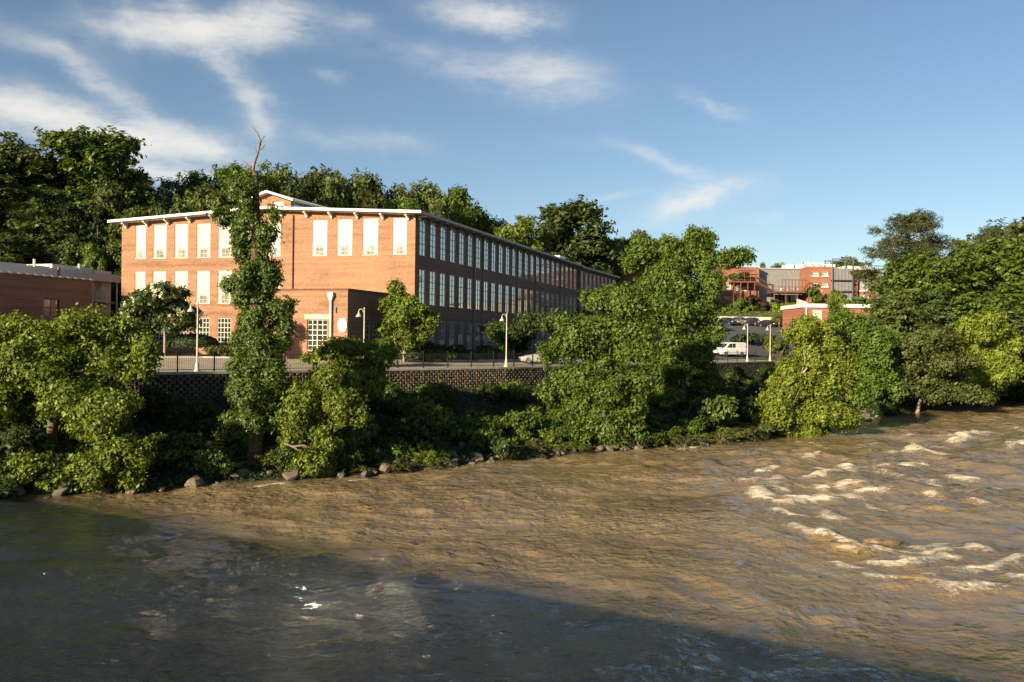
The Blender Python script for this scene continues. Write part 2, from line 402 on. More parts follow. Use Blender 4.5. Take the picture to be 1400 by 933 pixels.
# ------------------------------------------------------------------ lie of the land
AD = Vector((.704, .710)); ND = Vector((-.710, .704))      # along the river, inland
Wp = [(-160,-52),(-75,14),(-45,38),(-21.5,57.3),(-.5,75.2),(14,90),(30.2,107.2),(48,126),(75,151),(130,204),(400,470)]
Ep = [(-150,-70),(-80,0),(-45,27),(-27,42.5),(-19.6,46.2),(-11.8,50.6),(-3.9,56),(3.2,62.2),(13.7,68.4),(22.2,74),(38,93),(49,103),(76,125),(140,185),(420,440)]
def split_ac(P): return ([x*AD.x+y*AD.y for x, y in P], [x*ND.x+y*ND.y for x, y in P])
wa, wc = split_ac(Wp); ea, ec = split_ac(Ep)
def cw(a): return np.interp(a, wa, wc)
def ce(a): return np.interp(a, ea, ec)
C0 = Vector((-9.9, 85.0, 0))
def H(x, y):
    x = np.asarray(x, float); y = np.asarray(y, float)
    a = x*AD.x + y*AD.y; c = x*ND.x + y*ND.y; t = c - cw(a)
    p = (x-C0.x)*SIDE.x + (y-C0.y)*SIDE.y; q = -(x-C0.x)*SIDE.y + (y-C0.y)*SIDE.x
    z = 6.0 + .45*sstep(t, 6, 13)
    rp = np.interp(p, [38, 50, 113, 117.6, 123, 187, 260, 900], [0, 1.15, 6.0, 6.0, 8.3, 14, 17, 20]) * sstep(t, 3, 24)
    q2 = q + .25*np.maximum(0, p-60)
    rq = np.interp(q2, [46, 62, 80, 110, 200, 600], [0, 8, 15, 21, 27, 30])
    z = z + np.maximum(rp, rq)
    z = z + vnoise(x*.05, y*.05, 3)*1.2*sstep(t, 60, 110)
    # bank below the wall
    u = np.clip((cw(a)-.2 - c)/np.maximum(cw(a)-.2-ce(a), .1), 0, 3)
    zb = np.where(u < 1, 4.3*(1-u)**1.15, -(u-1)*7) + np.where(u < 1, 1, 0)*(vnoise(x*.5, y*.5, 5)*.5 + vnoise(x*1.4, y*1.4, 6)*.25)*np.clip(4*u*(1-u), 0, 1)
    return np.where(t >= 0, z, np.maximum(zb, -2.5))
def Hf(x, y): return float(H(x, y))
def ac(a, c): return Vector((a*AD.x + c*ND.x, a*AD.y + c*ND.y))

def sheet(name, alist, tfun, mat, dz=0.0, smooth=True):
    rows = []
    for a in alist:
        r = []
        for c in tfun(a):
            p = ac(a, c); r.append((p.x, p.y, Hf(p.x, p.y) + dz))
        rows.append(r)
    mb = MB().grid(rows); mb.f = [tuple(reversed(f)) for f in mb.f]
    return obj(name, mb, mat, smooth=smooth)
al = list(np.arange(-160, -40, 8.)) + list(np.arange(-40, 220, 1.5)) + list(np.arange(220, 620, 20.))
tl = [0, .5, 1, 2, 3, 4.5, 6, 8, 10, 12, 14] + list(np.arange(16, 120, 2.5)) + list(np.arange(120, 260, 8)) + [280, 320, 400, 520, 700, 1000, 1500, 2200, 3000]
tag(sheet('ground', al, lambda a: [cw(a)+t for t in tl], M['ground']), kind='structure')
ul = np.concatenate([np.linspace(0, 1, 22), np.linspace(1.06, 1.7, 6)])
al2 = list(np.arange(-120, -30, 5.)) + list(np.arange(-30, 180, .7)) + list(np.arange(180, 500, 12.))
tag(sheet('riverbank', al2, lambda a: [cw(a)-.2 - u*(cw(a)-.2-ce(a)) for u in ul], M['bank']), kind='structure')
# far bank, beyond the frame on the right
fb = MB(); rows = []
for a in np.arange(-160, 621, 20.):
    r = []
    for k, z in ((0, -2), (4, 0.4), (12, 4.5), (30, 6), (80, 7), (300, 14), (900, 20), (3000, 20)):
        p = ac(a, ce(a) - 62 - k); r.append((p.x, p.y, z))
    rows.append(r)
tag(obj('far_bank', fb.grid(rows), M['ground'], smooth=True), kind='structure')

# driveway along the wall, parking lot, mulch beds
def sheet_ac(name, a0, a1, lo, hi, mat, dz, na=60, nt_=10):
    rows = []
    for a in np.linspace(a0, a1, na):
        l, h = lo(a), hi(a); r = []
        for c in np.linspace(l, h, nt_):
            p = ac(a, c); r.append((p.x, p.y, Hf(p.x, p.y)+dz))
        rows.append(r)
    mb = MB().grid(rows); mb.f = [tuple(reversed(f)) for f in mb.f]
    return tag(obj(name, mb, mat, smooth=True), kind='structure')
roadw = lambda a: np.interp(a, [-20, 15, 35, 48, 58, 80, 92], [30, 27, 20, 10.5, 9.5, 9.5, 6.5])
sheet_ac('road', -25, 108, lambda a: cw(a)+.7, lambda a: cw(a)+roadw(a), M['asphalt'], .03, 110, 22)
kb = MB()
prev = None
for a in np.arange(-20, 76, 1.0):
    p = ac(a, cw(a)+roadw(a)+.02); q = ac(a, cw(a)+roadw(a)+.2); z = Hf(p.x, p.y)
    if prev:
        p0, q0, z0 = prev
        kb.quad((p0.x,p0.y,z0+.17),(p.x,p.y,z+.17),(q.x,q.y,z+.17),(q0.x,q0.y,z0+.17)); kb.quad((p0.x,p0.y,z0),(p.x,p.y,z),(p.x,p.y,z+.17),(p0.x,p0.y,z0+.17))
        kb.quad((q0.x,q0.y,z0+.17),(q.x,q.y,z+.17),(q.x,q.y,z-.05),(q0.x,q0.y,z0-.05))
    prev = (p, q, z)
tag(obj('kerb', kb, M['kerb']), kind='structure')
sheet_ac('mulch_bed', -15, 80, lambda a: cw(a)+roadw(a)+.2, lambda a: cw(a)+roadw(a)+4.5, M['mulch'], .035, 90, 6)
def lot_rows():
    rows = []
    for p in np.linspace(20, 117.2, 60):
        r = []
        for q in np.linspace(-58, -12, 30):
            v = C0 + SIDE*p + Vector((-SIDE.y, SIDE.x, 0))*q
            a = v.x*AD.x+v.y*AD.y; c = max(v.x*ND.x+v.y*ND.y, cw(a)+7.5); w = ac(a, c)
            r.append((w.x, w.y, Hf(w.x, w.y)+.045))
        rows.append(r)
    return rows
tag(obj('parking_lot', MB().grid(lot_rows()), M['asphalt_dark'], smooth=True), kind='structure')

# ------------------------------------------------------------------ river
foam_px = [
    ([(1125,668),(1180,664),(1215,668)], .4, .12), ([(1040,645),(1075,640),(1120,640)], .3, .1), ([(1205,752),(1260,755),(1330,748)], .22, .08), ([(1180,782),(1225,786),(1270,782)], .22, .08), ([(1300,775),(1350,772),(1395,760)], .25, .1), ([(1215,620),(1250,617),(1290,622)], .4, .12), ([(1060,700),(1095,706)], .25, .08), ([(1340,690),(1372,696)], .3, .1),  # polylines in the photo: points, half width (m), lift (m)
    ([(1032,672),(1048,684),(1075,690),(1105,684),(1165,680)], .55, .30), ([(1015,657),(1060,656),(1082,652),(1110,656),(1142,646)], .32, .16),
    ([(1086,720),(1102,728),(1122,734)], .35, .18), ([(1130,735),(1150,741),(1178,752)], .28, .24), ([(1128,700),(1135,708)], .3, .15), ([(1148,706),(1156,708)], .3, .15),
    ([(1150,770),(1185,776)], .25, .1), ([(1192,767),(1230,768),(1262,762),(1300,758)], .30, .12), ([(1255,748),(1300,742),(1350,752)], .25, .12),
    ([(1278,796),(1305,806),(1352,799)], .40, .26), ([(1256,606),(1276,610)], .6, .25), ([(1300,606),(1320,598),(1345,592)], .6, .25),
    ([(1380,612),(1400,608)], .6, .2), ([(1390,785),(1400,790)], .4, .2), ([(1095,605),(1115,607)], .45, .15), ([(1155,640),(1160,645)], .4, .2),
    ([(1100,627),(1115,624)], .35, .12), ([(1195,640),(1210,638)], .35, .1), ([(1270,655),(1285,662)], .4, .12), ([(1310,652),(1330,655)], .4, .12), ([(1240,635),(1262,632)], .4, .1),
    ([(1055,663),(1075,672)], .35, .1), ([(1170,670),(1200,672)], .35, .1), ([(1190,690),(1200,695)], .3, .1), ([(1265,675),(1280,682)], .3, .1),
    ([(930,612),(955,608)], .3, .05), ([(700,650),(716,649)], .2, .03), ([(690,662),(700,663)], .2, .03), ([(355,664),(385,662)], .25, .04), ([(480,657),(510,655)], .15, .02)]
def river():
    aa = np.concatenate([np.arange(-120, -12, 6), np.arange(-12, 62, .2), np.arange(62, 150, .45), np.arange(150, 520, 8)])
    kk = np.concatenate([np.arange(-6, 0, .8), np.arange(0, 46, .24), np.arange(46, 70, 2)])      # metres out from the waterline
    A, K = np.meshgrid(aa, kk, indexing='ij'); Cc = np.interp(A, ea, ec) - K
    X = A*AD.x + Cc*ND.x; Y = A*AD.y + Cc*ND.y
    warp = vnoise(X*.12, Y*.12, 40)*3 + vnoise(X*.4, Y*.4, 41)*.9
    def n(s, sx, seed): return vnoise((A+warp)*s, (Cc+warp)*s*sx, seed)
    rapid = sstep(A, 34, 52)*sstep(K, 3, 9)*(1-sstep(A, 130, 170)*.5)
    Z = n(.16, .7, 5)*.22 + n(.35, .8, 1)*.20 + n(.9, .8, 2)*.17 + n(1.9, .8, 3)*.10
    Z += rapid*(n(.30, .9, 7)*.40 + n(.75, 1.0, 8)*.34 + n(1.6, 1, 9)*.17)
    foam = rapid*(np.clip(vnoise((A+warp)*.16, (Cc+warp)*.7, 13)*1.5 + n(.5, .7, 11)*.9 + n(1.5, .7, 12)*.9 - .16, 0, .66))
    for pts, w, lift in foam_px:
        P = [gpix(x, y, 0.05) for x, y in pts]; d = np.full(X.shape, 1e9)
        for i in range(len(P)-1):
            ax, ay = P[i].x, P[i].y; bx, by = P[i+1].x-ax, P[i+1].y-ay
            t = np.clip(((X-ax)*bx + (Y-ay)*by)/(bx*bx+by*by+1e-9), 0, 1)
            d = np.minimum(d, np.hypot(X-ax-t*bx, Y-ay-t*by))
        w = w*1.08; d = d + n(1.2, 1, 21)*w*1.3 + n(3.0, 1, 22)*w*.8
        foam = np.maximum(foam, np.exp(-np.clip(d, 0, None)**2/(w*w*3.2)))
        Z += lift*np.exp(-d*d/(w*w*2.2))
    far = sstep(A, 150, 170); Z *= (1-far); foam *= (1-far)
    Z *= np.where((A < -12), 0, 1)
    nk = len(kk); na = len(aa)
    idx = np.arange(na*nk).reshape(na, nk)
    quads = np.stack([idx[:-1,:-1], idx[:-1,1:], idx[1:,1:], idx[1:,:-1]], -1).reshape(-1, 4)
    me = np_mesh('river', np.stack([X, Y, Z], -1).reshape(-1, 3), quads, M['water'])
    at = me.attributes.new('foam', 'FLOAT', 'POINT'); at.data.foreach_set('value', foam.ravel().astype(np.float32))
    me.polygons.foreach_set('use_smooth', [True]*len(me.polygons))
    if me.polygons[0].normal.z < 0: me.flip_normals()
    o = bpy.data.objects.new('river', me); COL.objects.link(o); tag(o, kind='structure')
river()

# ------------------------------------------------------------------ rocks
def rock_mesh(seed, mat):
    import bmesh
    bm = bmesh.new(); bmesh.ops.create_icosphere(bm, subdivisions=2, radius=1)
    rr = random.Random(seed); planes = []
    for _ in range(9):
        d = Vector((rr.gauss(0,1), rr.gauss(0,1), rr.gauss(0,1))).normalized(); planes.append((d, rr.uniform(.5, .85)))
    for v in bm.verts:
        for d, k in planes:
            s = v.co.dot(d)
            if s > k: v.co -= d*(s-k)
        v.co *= 1 + rr.uniform(-.09, .09)
    me = bpy.data.meshes.new('rock'); bm.to_mesh(me); bm.free(); me.materials.append(mat); return me
def bank_place(p):
    px = 700 + F*p.x/p.y
    for lim, w in ((215, 'under the large spreading tree'), (400, 'about the ivy clad dead tree'), (540, 'about the ivy draped bush'), (735, 'below the open stretch of block wall'), (905, 'under the broad rounded tree'), (1035, 'in the deep shade of the tallest riverbank tree'), (1180, 'beside the leaning yellow green tree')):
        if px < lim: return w
    return 'under the downstream trees'
rocks = [rock_mesh(s, M['rock']) for s in (3, 8, 21, 34, 55)]
rr = random.Random(7)
for i in range(230):
    a = rr.uniform(-2, 100) if i < 130 else rr.uniform(8, 62)
    up = abs(rr.gauss(0, .9)) if rr.random() < .8 else rr.uniform(1, 3.2)
    p = ac(a, float(ce(a)) + up - .1); s = rr.choice((.18, .22, .27, .34, .5))*rr.uniform(.8, 1.2)
    o = inst('rock', rocks[i % 5], None, (p.x, p.y, Hf(p.x, p.y)+s*.15), rr.uniform(0, 6))
    o.scale = (s*rr.uniform(.9, 1.5), s, s*rr.uniform(.6, .95))
    o.rotation_euler = (rr.uniform(-.4, .4), rr.uniform(-.4, .4), rr.uniform(0, 6))
    tag(o, ('large' if s > .38 else 'small')+' brown angular waterline rock '+bank_place(p), 'rock', 'riprap rocks along the waterline')
M['wet_rock'] = plain('wet_rock', (.16, .115, .06), .35, .45, 2.2, spec=.6, bmp=.7)
M['tan_rock'] = plain('tan_rock', (.19, .135, .08), .45, .6, 3.0, bmp=1.0)
for px, py, s, sq, mt, lab, rz in ((1205, 741, (1.0, .55, .26), 2, 'tan_rock', 'tan boulder breaking the surface amid the river rapids', .2),
                            (1165, 750, (.95, .30, .30), 1, 'wet_rock', 'dark wet boulder with water pouring over it in the rapids', -.6),
                            (1255, 792, (.85, .28, .22), 0, 'wet_rock', 'low dark boulder just above the broadest white foam', -.15)):
    p = gpix(px, py, .1); me = rock_mesh(70+sq, M[mt])
    o = inst('boulder', me, None, (p.x, p.y, .12), rz); o.scale = s; tag(o, lab, 'boulder')

# ------------------------------------------------------------------ wall with openings
def wall(mb, o, d, inn, length, z0, tops, holes, depth=.28):
    """front skin of a wall from o along d; inn points into the house; tops = [(t, z)]; holes = (t0, t1, za, zb)"""
    ts = sorted(set([0, length] + [t for t, _ in tops] + [h for hh in holes for h in hh[:2]]))
    ztop = lambda t: float(np.interp(t, [q[0] for q in tops], [q[1] for q in tops]))
    zs = sorted(set([z0] + [h for hh in holes for h in hh[2:]]))
    P = lambda t, z: (o[0]+d.x*t, o[1]+d.y*t, z)
    for i in range(len(ts)-1):
        a, b = ts[i], ts[i+1]
        for k in range(len(zs)):
            lo = zs[k]; hi = zs[k+1] if k+1 < len(zs) else None
            mid = (a+b)/2, (lo + (hi if hi is not None else lo+.01))/2
            if hi is not None and any(h[0] <= mid[0] <= h[1] and h[2] <= mid[1] <= h[3] for h in holes): continue
            if hi is None: mb.quad(P(a, lo), P(b, lo), P(b, ztop(b)), P(a, ztop(a)))
            else: mb.quad(P(a, lo), P(b, lo), P(b, hi), P(a, hi))
    I = inn*depth
    for (a, b, lo, hi) in holes:
        f = [Vector(P(a, lo)), Vector(P(b, lo)), Vector(P(b, hi)), Vector(P(a, hi))]; g = [v+I for v in f]
        for i in range(4):
            j = (i+1) % 4; mb.quad(f[i], g[i], g[j], f[j])
def winmesh(kind, w, h, vz=.27):
    """window in its own frame: x across, z up, outside is -y, centred on x, sill at z = 0"""
    fr, gl, bl = MB(), MB(), MB()
    b = .075
    fr.box(-w/2, -w/2+b, -.04, .04, 0, h); fr.box(w/2-b, w/2, -.04, .04, 0, h)
    fr.box(-w/2+b, w/2-b, -.04, .04, h-b, h); fr.box(-w/2+b, w/2-b, -.05, .04, 0, b)
    fr.box(-w/2+.01, w/2-.01, -.10, -.052, .004, .06)
    if kind == 'blind':
        zs = h*vz
        bl.box(-w/2+b, w/2-b, .015, .045, zs, h-b)
        bl.box(-w/2+b, -w/2+b+w*.16, .015, .045, b, zs-.003); bl.box(w/2-b-w*.16, w/2-b, .015, .045, b, zs-.003)
        gl.quad((-w/2+b+w*.16, .02, b), (w/2-b-w*.16, .02, b), (w/2-b-w*.16, .02, zs), (-w/2+b+w*.16, .02, zs))
        for i in range(1, 4):
            x = -w/2 + i*w/4; fr.box(x-.016, x+.016, -.012, .012, b, h-b)
        for i in range(1, 8):
            z = i*h/8; fr.box(-w/2+b, w/2-b, -.009, .010, z-.014, z+.014)
    else:
        cols, rws = (4, 6) if kind == 'grid' else (2, 6)
        k = .03 if kind == 'grid' else .013
        gl.quad((-w/2+b, .02, b), (w/2-b, .02, b), (w/2-b, .02, h-b), (-w/2+b, .02, h-b))
        for i in range(1, cols):
            x = -w/2 + i*w/cols; fr.box(x-k, x+k, -.03, .012, b, h-b)
        for i in range(1, rws):
            z = i*h/rws; fr.box(-w/2+b, w/2-b, -.025, .010, z-k*(2.8 if kind == 'side' and i in (2, 4) else 1), z+k*(2.8 if kind == 'side' and i in (2, 4) else 1))
    return fr, gl, bl
_wc = {}
def put_window(parent, p, d, inn, kind, w, h, mats, depth=.16):
    vz = (.25, .27, .29, .23)[int(abs(p[0]*7.3+p[2]*3.1)) % 4]; key = (kind, round(w, 2), round(h, 2), mats, vz)
    if key not in _wc:
        fr, gl, bl = winmesh(kind, w, h, vz)
        _wc[key] = (fr.mesh('window', M[mats[0]]), gl.mesh('glass', M[mats[1]]) if gl.f else None, bl.mesh('blind', M[mats[2]]) if bl.f else None)
    fm, gm, bm_ = _wc[key]
    # local x must make (x, y=inn, z) right handed: x = inn x up
    x = Vector((inn.y, -inn.x, 0)); rz = math.atan2(x.y, x.x)
    q = Vector(p) + inn*depth - wloc(parent)
    o = inst('window', fm, parent, q, rz)
    if gm: inst('glass', gm, o)
    if bm_: inst('blind', bm_, o)
    return o

# ------------------------------------------------------------------ the mill
ZB = 6.0
def t_fac(px):      # distance along the facade of the point seen at photo column px
    r = (px-700)/F; return (C0.x - r*C0.y) / (r*FAC.y - FAC.x)
def mill():
    T = thing('brick_mill', (C0.x, C0.y, ZB), 'long three storey brick mill with rows of tall windows and white eaves', 'factory')
    inF = Vector((-FAC.y, FAC.x, 0)); inF = inF if inF.dot(SIDE) > 0 else -inF
    inS = Vector((-SIDE.y, SIDE.x, 0))
    LEN, DEP = 35.4, 62.2
    EA, PK = 21.05, 21.95
    rows = [(17.0, 20.75, 'blind'), (12.0, 15.6, 'blind'), (7.35, 10.45, 'grid')]
    cols = [190.4, 216.8, 246.2, 276.6, 306, 339, 372, 435.3, 469.5, 504.6, 544.6]
    hol = []; wins = []
    for i, px in enumerate(cols):
        t = t_fac(px); w = 1.36 if i == 0 else (1.52 if i == 10 else 1.70)
        for k, (a, b, kd) in enumerate(rows):
            if k == 1 and i > 6: continue
            if k == 2 and i > 5: continue
            hol.append((t-w/2, t+w/2, a, b)); wins.append((t, w, a, b, kd))
    mb = MB(); wall(mb, C0, FAC, inF, LEN, ZB-.6, [(0, EA-.1), (17, PK-.1), (LEN, EA-.1)], hol, .2)
    fw = obj('facade_wall', mb, M['brick_facade'], T)
    for t, w, a, b, kd in wins:
        p = C0 + FAC*t; put_window(T, (p.x, p.y, a), FAC, inF, kd, w, b-a, ('mullion', 'glass_soft' if kd == 'blind' else 'glass', 'blind'), .1)
    # long side
    hs = []; ws = []
    for i in range(24):
        p0 = 1.78 + i*2.566
        for a, b in ((17.0, 20.73), (12.0, 15.62), (7.35, 10.4)):
            hs.append((p0-.76, p0+.76, a, b)); ws.append((p0, a, b))
    mb = MB(); wall(mb, C0, SIDE, inS, DEP, ZB-.6, [(0, EA-.1), (DEP, EA-.1)], hs, .13)
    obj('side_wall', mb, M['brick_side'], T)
    for p0, a, b in ws:
        p = C0 + SIDE*p0; put_window(T, (p.x, p.y, a), SIDE, inS, 'side', 1.52, b-a, ('sash', 'glass_side', 'blind'), .07)
    # back walls
    A, B = C0 + FAC*LEN, C0 + FAC*LEN + SIDE*DEP; E = C0 + SIDE*DEP
    mb = MB()
    for u, v in ((A, B), (B, E)):
        mb.quad((u.x,u.y,ZB-.6), (u.x,u.y,EA-.1), (v.x,v.y,EA-.1), (v.x,v.y,ZB-.6))
    R1 = E + FAC*17; mb.quad((B.x,B.y,EA-.1), (R1.x,R1.y,PK-.1), (E.x,E.y,EA-.1))
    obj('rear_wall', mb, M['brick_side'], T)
    # roof: two low slopes, white fascia at the gable end
    ov = 1.05
    o0, o1 = -ov, DEP+.3
    rf = MB()
    for (ta, za, tb, zb) in ((-ov, EA-.05, 17, PK), (17, PK, LEN+ov, EA-.05)):
        q = [C0+FAC*ta+SIDE*(-.9), C0+FAC*tb+SIDE*(-.9), C0+FAC*tb+SIDE*o1, C0+FAC*ta+SIDE*o1]
        zz = [za, zb, zb, za]
        top = [Vector((v.x, v.y, z+.26)) for v, z in zip(q, zz)]; bot = [Vector((v.x, v.y, z)) for v, z in zip(q, zz)]
        rf.quad(*reversed(top)); rf.quad(*bot)
        for i in range(4):
            if (ta == -ov and i == 1) or (ta == 17 and i == 3): continue
            j = (i+1) % 4; rf.quad(bot[i], top[i], top[j], bot[j])
    ro = obj('roof', rf, M['roof'], T)
    fa = MB()
    for (ta, za, tb, zb) in ((-ov, EA-.05, 17, PK), (17, PK, LEN+ov, EA-.05)):
        a, b = C0+FAC*ta+SIDE*(-1.0), C0+FAC*tb+SIDE*(-1.0)
        s = SIDE*.095
        for lo, hi, e in ((.02, .285, 0),):
            p = [Vector((a.x,a.y,za+lo)), Vector((b.x,b.y,zb+lo)), Vector((b.x,b.y,zb+hi)), Vector((a.x,a.y,za+hi))]
            g = [v+s for v in p]; fa.quad(*p); fa.quad(*reversed(g))
            for i in range(4): fa.quad(p[i], g[i], g[(i+1) % 4], p[(i+1) % 4])
    obj('fascia', fa, M['white'], ro)
    so = MB()
    for (ta, za, tb, zb) in ((-.1, EA-.1, 17, PK-.05), (17, PK-.05, LEN+.1, EA-.1)):
        a, b = C0+FAC*ta, C0+FAC*tb; n = SIDE*(-.9)
        so.quad((a.x,a.y,za), (a.x+n.x,a.y+n.y,za), (b.x+n.x,b.y+n.y,zb), (b.x,b.y,zb))
    obj('soffit', so, M['white'], ro)
    # eave brackets on the gable end and rafter tails on the long side
    bk = MB()
    bk.par((-.09, -.85, -.15), (.18, 0, 0), (0, .85, 0), (0, 0, .15)); bk.par((-.09, -.28, -.5), (.18, 0, 0), (0, .28, 0), (0, 0, .345)); bk.par((-.08, -.55, -.28), (.16, 0, 0), (0, .265, 0), (0, 0, .125))
    bm_ = bk.mesh('bracket', M['white'])
    rzF = math.atan2(inF.y, inF.x) - math.pi/2
    for px in (172, 200.5, 229.3, 259.2, 290.7, 322, 353, 384, 418.6, 452, 487.5, 522.3, 556.7):
        t = t_fac(px); p = C0+FAC*t; z = float(np.interp(t, [0, 17, LEN], [EA-.1, PK-.1, EA-.1]))
        inst('bracket', bm_, T, Vector((p.x, p.y, z-.01))-wloc(T), rzF)
    rt = MB(); rt.par((-.07, -1.0, -.16), (.14, 0, 0), (0, 1.0, 0), (0, 0, .16)); rt.par((-.07, -.35, -.42), (.14, 0, 0), (0, .35, 0), (0, 0, .255))
    rm = rt.mesh('rafter_tail', M['metal_grey']); rzS = math.atan2(inS.y, inS.x) - math.pi/2
    for i in range(25):
        p = C0+SIDE*(.5+i*2.566); inst('rafter_tail', rm, T, Vector((p.x, p.y, EA-.11))-wloc(T), rzS)
    # downspouts
    for k, p0 in enumerate((1.78+5.5*2.566-.15, 1.78+11.5*2.566-.1, 1.78+19.5*2.566)):
        p = C0+SIDE*p0-inS*.12; obj('downspout', MB().tube([(p.x,p.y,ZB), (p.x,p.y,EA-.2)], [.075, .075], 6), M['metal_grey'], T)
    for p0 in (1.78+6.5*2.566-.1, 1.78+14.5*2.566):
        p = C0+SIDE*p0-inS*.03; obj('control_joint', MB().tube([(p.x,p.y,ZB), (p.x,p.y,EA-.3)], [.06, .06], 4), M['brick_side'], T)
    p = C0+FAC*t_fac(399.5)-inF*.1; obj('downspout', MB().tube([(p.x,p.y,ZB), (p.x,p.y,EA+.3)], [.075, .075], 6), M['rust_steel'], T)
    # roof monitor with clerestory
    tA, tB, tP = 14.3, 19.3, 16.8; m0, m1 = .25, DEP-2; ZW, ZP, Z0 = 22.95, 23.75, 21.7
    mon = MB(); o = C0+SIDE*m0
    hh = [(15.2-tA, 16.3-tA, 22.05, 22.85)]
    wall(mon, o+FAC*tA, FAC, inF, tB-tA, Z0, [(0, ZW), (tP-tA, ZP), (tB-tA, ZW)], hh, .15)
    mo = obj('roof_monitor', mon, M['brick_facade'], T)
    q = o + FAC*15.75; put_window(T, (q.x, q.y, 22.05), FAC, inF, 'grid', 1.1, .8, ('mullion', 'glass', 'blind'), .06)
    mw = MB()
    for t, s in ((tA, 1), (tB, -1)):
        a, b = C0+FAC*t+SIDE*m0, C0+FAC*t+SIDE*m1
        mw.quad((a.x,a.y,Z0), (b.x,b.y,Z0), (b.x,b.y,ZW), (a.x,a.y,ZW))
    b1, b2, b3 = C0+FAC*tA+SIDE*m1, C0+FAC*tB+SIDE*m1, C0+FAC*tP+SIDE*m1
    mw.quad((b1.x,b1.y,Z0), (b2.x,b2.y,Z0), (b2.x,b2.y,ZW), (b3.x,b3.y,ZP), (b1.x,b1.y,ZW))
    obj('monitor_wall', mw, M['metal_grey'], mo)
    fm = MB(); fm.box(-.95, .95, -.03, .03, 0, .09); fm.box(-.95, .95, -.03, .03, .86, .95)
    for x in (-.95, -.04, .87): fm.box(x, x+.08, -.028, .028, .09, .86)
    fmm = fm.mesh('clerestory_window', M['mullion']); gmm = MB().quad((-.9,.0,.05),(.9,.0,.05),(.9,.0,.9),(-.9,.0,.9)).mesh('glass', M['glass_side'])
    for i in range(24):
        p = C0+FAC*(tA-.04)+SIDE*(m0+1.35+i*2.4); o_ = inst('clerestory_window', fmm, T, Vector((p.x, p.y, Z0+.28))-wloc(T), rzS); inst('glass', gmm, o_)
    mr = MB()
    for ta, za, tb, zb in ((tA-.7, ZW-.2, tP, ZP+.02), (tP, ZP+.02, tB+.7, ZW-.2)):
        qq = [C0+FAC*ta+SIDE*(m0-.75), C0+FAC*tb+SIDE*(m0-.75), C0+FAC*tb+SIDE*(m1+.3), C0+FAC*ta+SIDE*(m1+.3)]
        bot = [Vector((v.x,v.y,z+.02)) for v, z in zip(qq, (za,zb,zb,za))]; top = [v+Vector((0,0,.22)) for v in bot]
        mr.quad(*bot); mr.quad(*reversed(top))
        for i in range(4):
            j = (i+1) % 4; mr.quad(bot[i], top[i], top[j], bot[j])
    obj('monitor_roof', mr, M['white'], mo)
    # stub at the far end of the roof
    e = C0+SIDE*(DEP-4)+FAC*2.0
    obj('roof_hatch', MB().par((e.x,e.y,21.1), FAC*3, SIDE*3.5, (0,0,1.55)), M['cream'], T)
mill()

